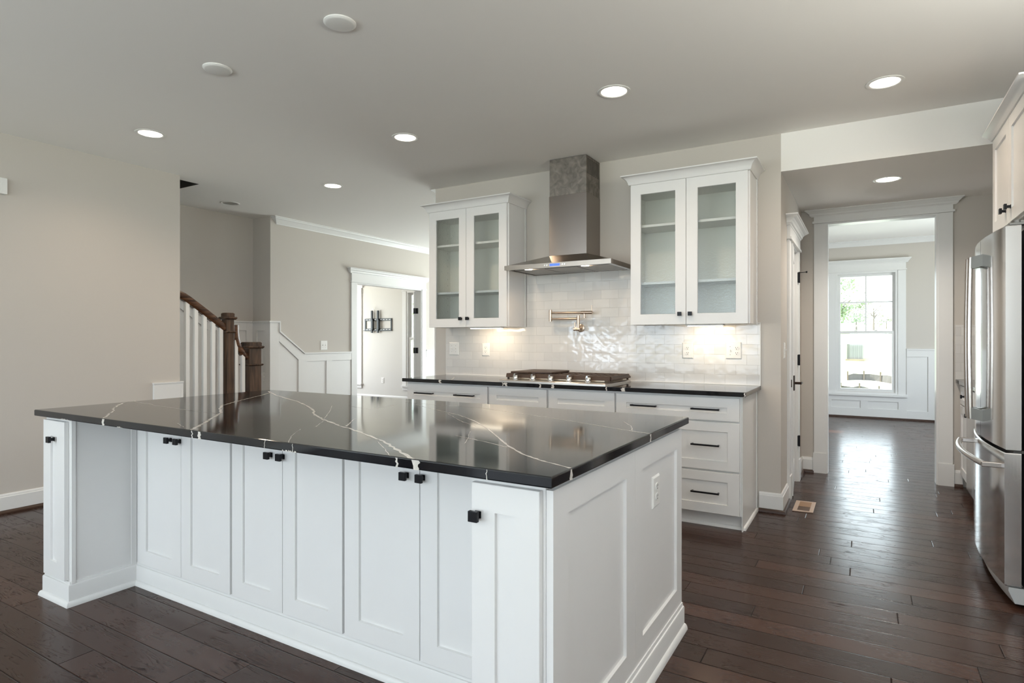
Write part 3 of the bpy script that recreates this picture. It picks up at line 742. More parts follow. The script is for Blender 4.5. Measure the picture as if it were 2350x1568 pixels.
def edge_vein(mb, axis, pos, u, w, zt, th, amp=.004):
    n = 5; vs = []; fs = []
    for i in range(n + 1):
        z = zt - .0 - (th) * i / n; j = random.uniform(-amp, amp); ww = w * random.uniform(.5, 1.2)
        for s in (-.5, .5):
            q = u + j + ww * s
            vs.append((q, pos, z) if axis == 'y' else (pos, q, z))
    for i in range(n): fs.append((2 * i, 2 * i + 1, 2 * i + 3, 2 * i + 2))
    mb.add(vs, fs, 1)
mb = slab(IX0, IX1, IY0, IY1, CT, TH)
clip = (IX0 + .002, IX1 - .001, IY0 + .001, IY1 - .001)
VE = [([(236, 961), (251.5, 949.8), (261.7, 942), (259, 939.6), (269, 932), (283.4, 925), (300, 919.8)], .012, .012, .004),
 ([(306, 919.8), (315, 923.6), (343, 928), (357, 930.5), (427.5, 941.5), (502, 950)], .010, .003, .003),
 ([(434, 993), (438.4, 987.5), (471, 970), (506, 948), (505, 938), (511, 930.5), (538, 923), (574, 913.6), (602, 907), (621, 901)], .016, .012, .004),
 ([(423, 985), (425, 983), (407.7, 972)], .004, .003, .003),
 ([(616, 898), (632.8, 907), (653, 913.6), (681, 921), (704, 931.5), (719.6, 941.7), (719.6, 948), (727, 955.7), (740, 962), (755, 968), (781, 978.7), (800, 983), (834.8, 995.5), (880, 1013.5), (916, 1036), (947.7, 1054)], .014, .016, .003),
 ([(794, 979), (803, 971), (814.5, 961.6)], .012, .004, .003),
 ([(761.7, 931.5), (756.6, 945.5), (745, 959.6), (740, 968.5), (724.7, 980)], .003, .004, .002),
 ([(952, 928), (993, 939), (1051.6, 952.6), (1087.7, 966), (1119, 984), (1146.4, 1006.8), (1164.5, 1022.6), (1200.6, 1043), (1245.8, 1058.7), (1309, 1075)], .005, .011, .0015),
 ([(1044.8, 1000), (1078.7, 1006.8), (1119.3, 1015.8), (1164.5, 1027)], .006, .006, .002),
 ([(1079, 990), (1074, 1006), (1066, 1018)], .004, .003, .002),
 ([(930, 924), (1096.7, 935.5), (1232, 954.8), (1322.5, 968.4), (1412.8, 984), (1458, 991), (1494, 996)], .005, .008, .0015),
 ([(1431, 968), (1449, 978), (1451, 988)], .004, .004, .002),
 ([(1026, 949), (1060, 968), (1092, 978)], .003, .003, .002),
 ([(866.4, 1013.5), (884.5, 1031.6), (895.8, 1050)], .003, .004, .002),
 ([(800, 932), (850, 940), (905, 930)], .003, .003, .002),
 ([(690, 985), (670, 1000), (660, 1017)], .002, .003, .002)]
for pts, w0, w1, am in VE:
    vein(mb, [on_top(*p) for p in pts], w0, w1, am, CT + .0003, clip)
def ex(u): return on_top(u[0], u[1]).x
for (u, v), w in (((236, 961), .020), ((434, 993), .018), ((424, 990), .006), ((575, 1015), .002), ((661, 1020), .003), ((896, 1053), .008), ((941, 1058), .028), ((1116, 1077), .003)):
    edge_vein(mb, 'y', IY0 - .0004, ex((u, v)), w, CT - .002, TH - .002)
for u0, u1 in ((-3.20, -3.12), (-1.66, -1.60), (-2.70, -2.66)):
    x = u0
    while x < u1:
        w = random.uniform(.004, .014); zz = random.uniform(.002, .006)
        mb.add([(x, IY0 - .0004, CT - TH + .001), (x + w, IY0 - .0004, CT - TH + .001), (x + w * .7, IY0 - .0004, CT - TH + zz), (x + w * .2, IY0 - .0004, CT - TH + zz * 1.1)], [(0, 1, 2, 3)], 1); x += w * 1.1
for (u, v), w in (((1311, 1076), .016), ((1493, 997), .014)):
    a = (u - CXp) / CAMF; t_ = IX1 / (a * _c - _s)
    edge_vein(mb, 'x', IX1 + .0004, (a * _s + _c) * t_, w, CT - .002, TH - .002, .003)
o = mb.build('island_countertop', [M['quartz'], M['vein']])
tag(o, 'large polished black stone island countertop with white veins', 'countertop')

# ================================================================== back run
BX0, BX1, BYF = -3.5186, -.6529, 4.0502
mb = slab(BX0, BX1, BYF, WY - .002, CT, TH)
for u, v, w in ((1042, 868, .02),):
    vein(mb, [on_top(1033, 874), on_top(1040, 869), on_top(1046, 863)], .014, .006, .004, CT + .0003, (BX0 + .002, BX1 - .002, BYF + .001, WY - .01))
for x, w in ((-3.10, .026), (-2.475, .012), (-2.445, .028), (-2.14, .014), (-2.03, .024), (-1.60, .01), (-1.475, .026), (-.66, .008)):
    edge_vein(mb, 'y', BYF - .0004, x, w, CT - .002, TH - .003, .006)
tag(mb.build('back_countertop', [M['quartz'], M['vein']]), 'black stone countertop along the back wall under the hood', 'countertop')
DF = 4.08
def base_cab(name, x0, x1, d0, d1, label, drawers, handles, doors=False, group=None):
    t = thing(name, label, 'cabinet', ((x0 + x1) / 2, 4.4, 0), group)
    mb = MB(); mb.box(x0 + .0005, x1 - .0005, 4.10, WY - .003, .10, CT - TH - .0005); mb.box(x0 + .0005, x1 - .0005, 4.155, WY - .003, 0, .10)
    mb.build('carcass', M['cab'], parent=t)
    for (z0, z1), hs, st in drawers:
        d = MB().shaker(FY(DF), d0, d1, z0, z1, st=.073 if st is None else st, rt=.062 if st is None else .0635, rb=.062 if st is None else .052, rc=.008).build('drawer', M['cab'], parent=t)
        for a, b, z in hs: pull(FY(DF), a, b, z, d)
    if doors:
        m_ = (d0 + d1) / 2
        for u0, u1, k in ((d0, m_ - .0015, 1), (m_ + .0015, d1, -1)):
            d = MB().shaker(FY(DF), u0, u1, .104, .704, st=.066).build('door', M['cab'], parent=t)
            knob(FY(DF), u1 - .033 if k > 0 else u0 + .033, .64, d)
    return t
T1 = (.717, .869)
base_cab('base_cabinet', -3.50, -2.634, -3.483, -2.643, 'white base cabinet with a two-pull drawer under the left counter end', [(T1, [(-3.384, -3.187, .790), (-2.961, -2.763, .790)], .0695)], None, True)
base_cab('base_cabinet', -2.634, -2.092, -2.626, -2.101, 'white base cabinet with plain drawer front under left half of cooktop', [(T1, [], .070)], None, True)
base_cab('base_cabinet', -2.092, -1.545, -2.083, -1.551, 'white base cabinet with plain drawer front under right half of cooktop', [(T1, [], .0755)], None, True)
t = base_cab('drawer_cabinet', -1.545, -.687, -1.538, -.697, 'white three-drawer base cabinet at the right counter end', [(T1, [(-1.424, -1.239, .792), (-1.003, -.819, .792)], .0755), ((.390, .707), [(-1.003, -.819, .555)], None), ((.104, .377), [(-1.003, -.819, .240)], None)], None)
MB().box(-.687, -.681, 4.105, WY - .003, 0, CT - TH - .0006).build('side_panel', M['cab'], parent=t)
MB().box(-.681, -.676, WY - .03, WY - .003, 0, CT - TH - .0006).build('scribe_moulding', M['trim'], parent=t)
t = thing('toe_kick_trim', 'white shoe moulding at the foot of the back base cabinets', 'trim', (-2, 4.15, 0))
MB().sweep([(0, 0), (.014, 0), (.012, .012), (.006, .020), (0, .022)], [(-3.50, 4.155), (-.681, 4.155), (-.681, WY - .003)]).build('moulding', M['trim'], parent=t, smooth=True)

# backsplash (object origin kept at scene origin so the courses line up)
mb = MB(); mb.box(-3.5133, -.660, WY - .010, WY - .001, CT + .001, 1.3735); mb.box(-2.615, -1.560, WY - .010, WY - .001, 1.3735, 1.83)
o = mb.build('tile_backsplash', M['tile']); tag(o, 'glossy white subway tile backsplash with pale grout on the back wall', 'backsplash')
me = o.data
for v in me.vertices: v.co.z -= CT
o.location.z = CT
mb = MB(); mb.box(-.660, -.6545, WY - .012, WY - .001, CT + .001, 1.379); mb.box(-.69, -.6602, WY - .0118, WY - .001, 1.3737, 1.3788); mb.box(-3.5185, -3.5133, WY - .012, WY - .001, CT + .001, 1.37); mb.box(-3.5133, -.66, WY - .014, WY - .009, CT + .0005, CT + .007)
mb.build('edge_trim', M['plate'], parent=o)
WLOC[o.name] = Vector((0, 0, CT)); 
for ch in o.children:
    for v in ch.data.vertices: v.co.z -= CT

# ================================================================== wall cabinets
def wall_cab(x0, x1, mid, g1, g2, label, kx):
    t = thing('glass_door_wall_cabinet', label, 'cabinet', ((x0 + x1) / 2, 4.55, 1.3657), 'glass-door cabinets beside the hood')
    zb, zt, yf = 1.3657, 2.4277, 4.3786
    c0, c1 = x0 - .006, x1 + .012; yc = yf + .0205; yb = WY - .003
    mb = MB()
    mb.box(c0, c0 + .018, yc, yb, zb, zt); mb.box(c1 - .018, c1, yc, yb, zb, zt)
    mb.box(c0 + .018, c1 - .018, yc, yb, zb, zb + .018); mb.box(c0 + .018, c1 - .018, yc, yb, zt - .06, zt); mb.box(c0 + .018, c1 - .018, yb - .008, yb, zb + .018, zt - .06)
    mb.box(c0 + .0005, c1 - .0005, yf + .0006, yc + .02, zt + .0004, zt + .012)
    mb.build('carcass', M['cab'], parent=t, bevel=.001)
    mb = MB()
    mb.box(c0 + .018, c0 + .0195, yc + .02, yb - .008, zb + .018, zt - .06); mb.box(c0 + .019, c1 - .019, yb - .0095, yb - .008, zb + .018, zt - .06)
    for yy in (yc + .04, yb - .05):
        for k in range(14):
            z = zb + .16 + k * .062
            mb.add([(c0 + .0197, yy - .0025, z - .0025), (c0 + .0197, yy + .0025, z - .0025), (c0 + .0197, yy + .0025, z + .0025), (c0 + .0197, yy - .0025, z + .0025)], [(0, 1, 2, 3)], 1)
    mb.build('lining', [M['cabin'], M['slot']], parent=t)
    for zs_ in (1.671, 2.106): MB().box(c0 + .021, c1 - .021, yc + .022, yb - .012, zs_, zs_ + .019).build('shelf', M['cab'], parent=t, bevel=.001)
    for (u0, u1), g, k in (((x0, mid - .0015), g1, kx[0]), ((mid + .0015, x1), g2, kx[1])):
        sl_, sr_ = g[0] - u0, u1 - g[1]; st = (sl_ + sr_) / 2
        d = MB().shaker(FY(yf), u0, u1, zb, zt, st=st, rb=.0765, rt=.0765, hole=True).build('door', M['cab'], parent=t)
        MB().box(u0 + st - .006, u1 - st + .006, yf + .008, yf + .012, zb + .07, zt - .07).build('glass', M['seeded'], parent=d)
        knob(FY(yf), k, 1.4415, d)
    cp = [(0, zt), (.006, zt), (.010, zt + .006), (.013, zt + .018), (.020, zt + .034), (.032, zt + .048), (.046, zt + .057), (.056, zt + .060), (.056, zt + .068), (0, zt + .068)]
    MB().sweep(cp, [(c0, yb), (c0, yf), (c1, yf), (c1, yb)]).build('crown_moulding', M['cab'], parent=t, smooth=True)
    MB().box(c1, c1 + .006, yb - .022, yb, zb, zt).build('scribe_moulding', M['trim'], parent=t)
    return t
wall_cab(-3.4779, -2.6385, -3.0605, (-3.402, -3.140), (-2.979, -2.716), 'white glass-door wall cabinet left of the range hood', (-3.113, -3.037))
wall_cab(-1.5349, -.693, -1.1162, (-1.459, -1.195), (-1.036, -.772), 'white glass-door wall cabinet right of the range hood', (-1.158, -1.083))
# under-cabinet strips
for x0, x1, lb in ((-3.06, -2.745, 'slim lit strip lamp under the left wall cabinet'), (-1.122, -.88, 'slim lit strip lamp under the right wall cabinet')):
    t = thing('under_cabinet_lamp', lb, 'lamp', ((x0 + x1) / 2, 4.55, 1.35), 'strip lamps under the wall cabinets')
    MB().box(x0 - .012, x1 + .012, 4.44, 4.50, 1.3555, 1.3655).build('housing', M['plate'], parent=t)
    MB().box(x0, x1, 4.446, 4.494, 1.351, 1.3558).build('lens', M['strip'], parent=t)
    MB().tube([(x1 + .012, 4.47, 1.36), (x1 + .04, 4.48, 1.3605), (x1 + .09, 4.6, 1.3625)], .0025, 8).build('wire', M['plate'], parent=t)
    l = add_light('strip_light', 'AREA', ((x0 + x1) / 2, 4.49, 1.345), (math.radians(28), 0, 0), 0.78, (1.0, 0.80, 0.56), shape='RECTANGLE', size=x1 - x0, size_y=.04)

# ================================================================== range hood
t = thing('range_hood', 'stainless steel chimney range hood over the cooktop', 'range hood', (-2.083, 4.45, 1.82))
hx0, hx1, hy0 = -2.546, -1.620, 4.19; cx0, cx1, cy0 = -2.2498, -1.9143, 4.4158; yb = WY - .002
mb = MB()
mb.ring_loft([[(hx0, hy0, 1.822), (hx1, hy0, 1.822), (hx1, yb, 1.822), (hx0, yb, 1.822)], [(hx0, hy0, 1.858), (hx1, hy0, 1.858), (hx1, yb, 1.858), (hx0, yb, 1.858)]], cap=False)
mb.ring_loft([[(hx0, hy0, 1.858), (hx1, hy0, 1.858), (hx1, yb, 1.858), (hx0, yb, 1.858)], [(hx0 + .01, hy0 + .012, 1.860), (hx1 - .01, hy0 + .012, 1.860), (hx1 - .01, yb, 1.860), (hx0 + .01, yb, 1.860)], [(cx0 - .002, cy0 - .002, 1.945), (cx1 + .002, cy0 - .002, 1.945), (cx1 + .002, yb, 1.945), (cx0 - .002, yb, 1.945)]], cap=False)
mb.add([(hx0, hy0, 1.822), (hx1, hy0, 1.822), (hx1, yb, 1.822), (hx0, yb, 1.822), (hx0 + .03, hy0 + .03, 1.822), (hx1 - .03, hy0 + .03, 1.822), (hx1 - .03, yb - .03, 1.822), (hx0 + .03, yb - .03, 1.822), (hx0 + .03, hy0 + .03, 1.830), (hx1 - .03, hy0 + .03, 1.830), (hx1 - .03, yb - .03, 1.830), (hx0 + .03, yb - .03, 1.830)],
       [(0, 1, 5, 4), (1, 2, 6, 5), (2, 3, 7, 6), (3, 0, 4, 7), (4, 5, 9, 8), (5, 6, 10, 9), (6, 7, 11, 10), (7, 4, 8, 11), (8, 9, 10, 11)])
mb.build('canopy', M['hoodsteel'], parent=t)
def tubebox(x0, x1, y0, y1, z0, z1):
    return MB().box(x0, x1, y0, y1, z0, z1)
tubebox(cx0, cx1, cy0, yb, 1.944, 2.437).build('lower_chimney', M['steel'], parent=t, bevel=.002)
up = tubebox(cx0 + .003, cx1 - .003, cy0 + .003, yb, 2.43, ZC - .004).build('upper_chimney', M['film'], parent=t, bevel=.0015)
mb = MB()
for c in range(6):
    for r_ in range(12):
        y0 = cy0 + .022 + c * .041; z0 = 2.595 + r_ * .0105
        mb.box(cx1 - .004, cx1 - .0022, y0, y0 + .032, z0, z0 + .0058)
mb.build('vent_slots', M['slot'], parent=up)
for i in range(3):
    a = hx0 + .04 + i * .285; MB().box(a, a + .275, hy0 + .11, yb - .04, 1.826, 1.829).build('filter', steel('mesh_filter%d' % i, (0.33, 0.31, 0.29), 0.42, 1), parent=t)
for x in (-2.36, -1.86):
    MB().lathe((x, hy0 + .075, 1.8245), [(.001, .0), (.032, 0), (.032, .004), (.001, .004)], 24).build('hood_lamp', M['bulb'], parent=t)
    s = add_light('hood_light', 'SPOT', (x, hy0 + .075, 1.818), (math.radians(20), 0, 0), 2.6, (1.0, 0.76, 0.52), spot_size=math.radians(125), spot_blend=.6, shadow_soft_size=.03)
MB().box(-2.128, -2.042, hy0 - .0015, hy0 + .001, 1.8315, 1.8485).build('display', M['lcd'], parent=t)
for k, x in enumerate((-2.172, -2.152, -2.018, -1.999)):
    MB().lathe((x, hy0 - .002, 1.840), [(.0005, -.001), (.0062, -.001), (.0062, .003), (.0005, .003)], 16, axis='y').build('button', M['chrome'], parent=t)

# ================================================================== pot filler
t = thing('pot_filler', 'brushed nickel folding pot filler faucet on the tile', 'faucet', (-2.09, 4.69, 1.35))
ex_, ez_ = -2.073, 1.352
MB().lathe((ex_ - .012, WY - .012, ez_), [(.001, 0), (.034, 0), (.034, -.006), (.026, -.010), (.001, -.010)], 32, axis='y').build('escutcheon', M['nickel'], parent=t, smooth=True)
MB().cyl((ex_ - .012, WY - .02, ez_), (ex_ - .012, 4.60, ez_), .013).cyl((ex_ - .04, 4.605, ez_ - .012), (ex_ + .016, 4.605, ez_ - .012), .012).build('wall_stub', M['nickel'], parent=t, smooth=True)
ay = 4.61
MB().cyl((-2.073, ay, 1.335), (-2.073, ay, 1.457), .013).cyl((-2.105, ay, 1.34), (-2.105, ay, 1.40), .006).build('post', M['nickel'], parent=t, smooth=True)
MB().cyl((-2.335, ay, 1.431), (-2.075, ay, 1.431), .0095).build('lower_arm', M['nickel'], parent=t, smooth=True)
MB().cyl((-2.335, ay, 1.411), (-2.335, ay, 1.510), .013).build('elbow', M['nickel'], parent=t, smooth=True)
MB().cyl((-2.335, ay, 1.484), (-2.04, ay, 1.481), .0095).cyl((-2.05, ay, 1.481), (-1.945, ay, 1.480), .0135).build('upper_arm', M['nickel'], parent=t, smooth=True)
MB().cyl((-2.018, ay, 1.475), (-2.018, ay, 1.435), .010).build('spout', M['nickel'], parent=t, smooth=True)
MB().cyl((-1.952, ay, 1.48), (-1.952, ay, 1.540), .004).build('valve_lever', M['nickel'], parent=t, smooth=True)

# ================================================================== cooktop
t = thing('gas_cooktop', 'stainless gas cooktop with five front knobs and iron grates', 'cooktop', (-2.083, 4.36, CT))
kx0, kx1, ky0, ky1 = -2.54, -1.625, 4.090, 4.640
mb = MB()
mb.ring_loft([[(kx0, ky0, CT + .0005), (kx1, ky0, CT + .0005), (kx1, ky1, CT + .0005), (kx0, ky1, CT + .0005)], [(kx0, ky0, CT + .012), (kx1, ky0, CT + .012), (kx1, ky1, CT + .012), (kx0, ky1, CT + .012)],
              [(kx0 + .008, ky0 + .008, CT + .018), (kx1 - .008, ky0 + .008, CT + .018), (kx1 - .008, ky1 - .008, CT + .018), (kx0 + .008, ky1 - .008, CT + .018)]])
mb.build('tray', M['steelh'], parent=t)
MB().box(kx0 + .03, kx1 - .05, 4.205, 4.61, CT + .018, CT + .036).build('burner_pan', simple('satin_burner_pan', (0.55, 0.47, 0.37), 0.35, metal=.8, noise=.03), parent=t, bevel=.006)
for x in (-2.416, -2.258, -2.102, -1.945, -1.788):
    mb = MB(); c = (x, 4.150, CT + .018)
    mb.lathe(c, [(.001, 0), (.027, 0), (.027, .006), (.023, .010), (.021, .034), (.018, .038), (.001, .038)], 28)
    mb.box(x - .007, x + .007, 4.128, 4.172, CT + .050, CT + .068)
    mb.build('knob', M['chrome'], parent=t, smooth=True, bevel=.001)
gx = [(-2.535, -2.262), (-2.2595, -1.933), (-1.9305, -1.632)]
for gi, (a, b) in enumerate(gx):
    mb = MB(.00008); z0, z1 = CT + .044, CT + .064; y0, y1 = 4.195, 4.62
    mb.prism([(y0, z0 - .012), (y0 + .02, z0 - .012), (y0 + .045, z1), (y0 + .010, z1)], 'x', a, b); mb.box(a, b, y1 - .02, y1, z0, z1)
    for x in (a, b - .014): mb.box(x, x + .014, y0 + .01, y1, z0, z1)
    n = 5
    for k in range(1, n):
        x = a + (b - a) * k / n; mb.box(x - .005, x + .005, y0 + .02, y1 - .01, z0 + .002, z1)
    for yy in (4.30, 4.41, 4.52): mb.box(a, b, yy - .006, yy + .006, z0, z1 - .001)
    for x in (a + .004, b - .016):
        for yy in (y0 + .02, y1 - .016): mb.box(x, x + .012, yy, yy + .012, CT + .018, z0)
    g = mb.build('grate', M['grate'], parent=t, bevel=.002)
    if gi == 2:
        s = MB()
        s.prism([(b - .002, z0 - .010), (b + .016, z0 - .010), (b + .016, z0), (b - .004, z1)], 'y', 4.215, 4.615, 1)
        for k in range(8):
            q = 4.245 + k * .043
            s.add([(b + .0135, q, z0 + .0028), (b + .0135, q + .026, z0 + .0028), (b + .0005, q + .026, z1 - .0040), (b + .0005, q, z1 - .0040)], [(0, 1, 2, 3)])
        s.build('grate_end', [M['slot'], M['grate']], parent=g)
for x, y in ((-2.40, 4.31), (-2.40, 4.50), (-2.095, 4.41), (-1.78, 4.31), (-1.78, 4.50)):
    MB().lathe((x, y, CT + .036), [(.001, 0), (.045, 0), (.045, .006), (.030, .009), (.030, .013), (.001, .013)], 24).build('burner', M['black'], parent=t)
mb = MB(); pz = CT + .0655
mb.prism([(-2.495, 4.205), (-2.33, 4.195), (-2.31, 4.225), (-2.145, 4.26), (-2.15, 4.60), (-2.495, 4.60)], 'z', pz, pz + .016)
tag(mb.build('griddle_plate', M['grate'], bevel=.004), 'flat dark iron griddle plate lying on the left cooktop grates', 'griddle')

# ================================================================== outlets and switches
def slotset(mb, fr, u, z, n):
    mb.fbox(fr, u - .0075, u - .0050, z - .001, z + .008, n, n + .0004, 1); mb.fbox(fr, u + .0050, u + .0075, z, z + .008, n, n + .0004, 1)
    mb.fbox(fr, u - .0025, u + .0025, z - .010, z - .005, n, n + .0004, 1)
def plate(name, fr, u, z, w, h, label, cat, items, group=None):
    t = thing(name, label, cat, MB().P(fr, u, z - h / 2, 0), group)
    mb = MB()
    P = mb.P
    def rect(i, n): return [P(fr, u - w / 2 + i, z - h / 2 + i, n), P(fr, u + w / 2 - i, z - h / 2 + i, n), P(fr, u + w / 2 - i, z + h / 2 - i, n), P(fr, u - w / 2 + i, z + h / 2 - i, n)]
    mb.ring_loft([rect(0, .0), rect(0, .002), rect(.006, .0065), rect(.010, .0068)])
    mb.build('cover_plate', M['plate'], parent=t)
    for kind, du in items:
        if kind == 'duplex':
            mb = MB()
            for dz in (.0195, -.0195):
                ring = []
                for k in range(24):
                    a = 2 * PI * k / 24; ring.append((u + du + .0172 * math.cos(a), z + dz + max(-.0135, min(.0135, .0172 * math.sin(a)))))
                mb.ring_loft([[P(fr, p[0], p[1], .006) for p in ring], [P(fr, p[0], p[1], .0095) for p in ring]])
                slotset(mb, fr, u + du, z + dz, .0095)
            mb.fbox(fr, u + du - .003, u + du + .003, z - .003, z + .003, .0065, .0075)
            mb.build('receptacle', [M['plate'], M['slot']], parent=t)
        elif kind == 'decora':
            mb = MB(); mb.fbox(fr, u + du - .0165, u + du + .0165, z - .033, z + .033, .005, .0088)
            for dz in (.018, -.018): slotset(mb, fr, u + du, z + dz, .0088)
            mb.build('receptacle', [M['plate'], M['slot']], parent=t)
        elif kind == 'toggle':
            mb = MB(); mb.fbox(fr, u + du - .005, u + du + .005, z - .012, z + .012, .006, .0078)
            mb.prism([(0, 0)] * 0 or [(u + du - .004, z - .002), (u + du + .004, z - .002), (u + du + .004, z + .008), (u + du - .004, z + .008)], 'y', fr[2] + fr[1] * .006, fr[2] + fr[1] * .018) if fr[0] == 'y' else mb.fbox(fr, u + du - .004, u + du + .004, z, z + .01, .006, .018)
            for dz in (.03, -.03): mb.fbox(fr, u + du - .002, u + du + .002, z + dz - .002, z + dz + .002, .0066, .0072, 1)
            mb.build('toggle', [M['plate'], M['slot']], parent=t)
    return t
TW = WY - .0105
plate('light_switch', FY(TW), -3.420, 1.166, .115, .123, 'white two-toggle switch plate on tile below left cabinet', 'switch', [('toggle', -.023), ('toggle', .023)])
plate('outlet', FY(TW), -3.053, 1.161, .086, .121, 'white rectangular outlet on tile glowing under the left cabinet', 'outlet', [('decora', 0)], 'outlets on the backsplash')
plate('outlet', FY(TW), -1.182, 1.169, .086, .125, 'white outlet on tile left of the strip lamp glow, right of cooktop', 'outlet', [('duplex', 0)], 'outlets on the backsplash')
plate('outlet', FY(TW), -.843, 1.171, .114, .126, 'white combined switch and outlet plate at the right tile edge', 'outlet', [('toggle', -.023), ('duplex', .023)], 'outlets on the backsplash')
plate('outlet', FX(PX - .010), 2.260, .670, .088, .121, 'white outlet on the island end panel', 'outlet', [('duplex', 0)])
plate('light_switch', FX(DX), 5.536, 1.178, .115, .125, 'white double switch plate above the dining wainscot', 'switch', [('toggle', -.023), ('toggle', .023)])
plate('light_switch', FX(HX), 4.885, 1.172, .075, .120, 'white switch plate edge-on beside the pantry casing', 'switch', [('toggle', 0)])
plate('outlet', FY(TY), -8.326, .435, .075, .115, 'white outlet low on the study wall below the television bracket', 'outlet', [('duplex', 0)])
plate('light_switch', FY(4.703), -6.25, .80, .06, .115, 'white cover plate on the shaded stair wainscot behind the newel', 'switch', [('toggle', 0)])

# ================================================================== ceiling lamps
def downlight(x, y, z, label, lit=True, power=34.0, col=(1.0, 0.78, 0.57)):
    t = thing('recessed_ceiling_lamp', label, 'ceiling lamp', (x, y, z), 'recessed ceiling lamps')
    MB().lathe((x, y, z), [(.074, -.0005), (.098, -.0005), (.098, -.003), (.090, -.006), (.078, -.004), (.074, .0)], 44).build('trim_ring', M['plate'], parent=t, smooth=True)
    MB().lathe((x, y, z), [(.001, -.002), (.0765, -.002), (.0765, -.0005), (.001, -.0005)], 44).build('lens', M['glow'] if lit else M['shadeglass'], parent=t)
    if lit:
        add_light('downlight', 'SPOT', (x, y, z - .012), (0, 0, 0), power, col, spot_size=math.radians(150), spot_blend=.75, shadow_soft_size=.06)
    return t
downlight(-4.4414, 2.3854, ZC, 'lit recessed ceiling lamp nearest the left wall', power=21.0)
downlight(-2.911, 3.3856, ZC, 'lit recessed ceiling lamp in front of the left glass cabinet')
downlight(-4.4275, 4.0927, ZC, 'small-looking lit recessed lamp nearest the dining wall')
downlight(-1.2938, 3.3957, ZC, 'lit recessed ceiling lamp in front of the range hood', power=28.0)
downlight(.103, 4.0723, ZC, 'lit recessed ceiling lamp nearest the refrigerator', power=22.0)
downlight(.1518, 5.3384, ZH, 'lit recessed lamp in the lower hall ceiling', power=56.0, col=(1.0, 0.92, 0.82))
downlight(-5.9583, 4.0446, ZC, 'unlit recessed lamp over the staircase', lit=False)
for x, y, lb in ((-2.122, 2.0043, 'round white ceiling cover plate nearer the camera'), (-3.0609, 2.0019, 'round white ceiling cover plate farther left')):
    o = MB().lathe((x, y, ZC), [(.001, -.012), (.060, -.012), (.068, -.010), (.0745, -.004), (.0745, -.0003), (.001, -.0003)], 44).build('ceiling_cover_plate', M['plate'], smooth=True)
    tag(o, lb, 'cover plate', 'round cover plates over the island')

# ================================================================== door chime
t = thing('door_chime', 'white boxy door chime high on the left wall', 'door chime', (LX, 1.74, 2.298))
MB().fbox(FX(LX), 1.62, 1.852, 2.298, 2.412, 0, .045).build('housing', M['plate'], parent=t, bevel=.003)
mb = MB()
for k in range(3): mb.fbox(FX(LX), 1.815 - k * .018, 1.821 - k * .018, 2.315, 2.395, .045, .0465)
mb.build('grille', M['plate'], parent=t)

# ================================================================== pantry door
d = struct(MB().box(-.001, .001, -.001, .001, 0, .001).build('door_1', M['trim']), 'white pantry door standing slightly ajar', 'door')
# leaf built in place: hinge at (HX+.005, 5.826), latch edge swung out a little
for v in d.data.vertices: pass
bpy.data.objects.remove(d)
def door_leaf(name, hinge, tip, w, h, th, label, mat):
    hv, tv = Vector(hinge), Vector(tip); dr = (tv - hv).normalized(); nn = Vector((dr.y, -dr.x))
    mb = MB()
    def Q(u, z, n): p = hv + dr * u + nn * n; return (p.x, p.y, z)
    mb.add([Q(0, .012, 0), Q(w, .012, 0), Q(w, .012, th), Q(0, .012, th), Q(0, h, 0), Q(w, h, 0), Q(w, h, th), Q(0, h, th)], [(0, 1, 2, 3), (4, 7, 6, 5), (0, 4, 5, 1), (1, 5, 6, 2), (2, 6, 7, 3), (3, 7, 4, 0)])
    # raised stiles and rails on both faces
    for a, b, c, e in ((0, .1, .012, h), (w - .1, w, .012, h), (.1, w - .1, .012, .22), (.1, w - .1, h - .11, h), (.1, w - .1, .95, 1.07)):
        for n0, n1 in ((th, th + .005), (-.005, 0)):
            mb.add([Q(a, c, n0), Q(b, c, n0), Q(b, c, n1), Q(a, c, n1), Q(a, e, n0), Q(b, e, n0), Q(b, e, n1), Q(a, e, n1)], [(0, 1, 2, 3), (4, 7, 6, 5), (0, 4, 5, 1), (1, 5, 6, 2), (2, 6, 7, 3), (3, 7, 4, 0)])
    o = struct(mb.build(name, mat), label, 'door')
    return o, Q
d, Q = door_leaf('door_1', (HX - .018, 5.815), (-.491, 5.215), .6005, 2.02, .030, 'white pantry door standing slightly ajar in the hall', M['trim'])
hv = Vector((HX - .018, 5.815)); dr = (Vector((-.491, 5.215)) - hv).normalized()
# the face toward the hall is +x : find sign of normal
nn = Vector((dr.y, -dr.x)); sgn = 1 if nn.x > 0 else -1
def Qf(u, z, n): p = hv + dr * u + nn * n; return Vector((p.x, p.y, z))
face = .035 if sgn > 0 else -.005
out = 1 if sgn > 0 else -1
lz = .905
a = Qf(.54, lz, face)
def axbox(mb, c, hx, hy, hz): mb.box(c.x - hx, c.x + hx, c.y - hy, c.y + hy, c.z - hz, c.z + hz)
mb = MB(); axbox(mb, Qf(.535, lz, face + out * .005), .006, .024, .060); mb.build('door_rosette', M['bronze'], parent=d, bevel=.002)
mb = MB(); p0 = Qf(.535, lz, face); p1 = p0 + Vector((.060, 0, 0)); mb.cyl(p0, p1, .010, .010); mb.tube([p1 + Vector((-.006, .006, 0)), p1 + Vector((-.003, .05, .001)), p1 + Vector((-.006, .11, -.002))], .009, 10, sx=.7)
mb.build('door_lever', M['bronze'], parent=d, smooth=True)
mb = MB(); q = Qf(.6035, lz, .015 * 1.0); mb.add([], []); axbox(mb, q, .011, .0015, .030); mb.build('latch_plate', M['bronze'], parent=d)
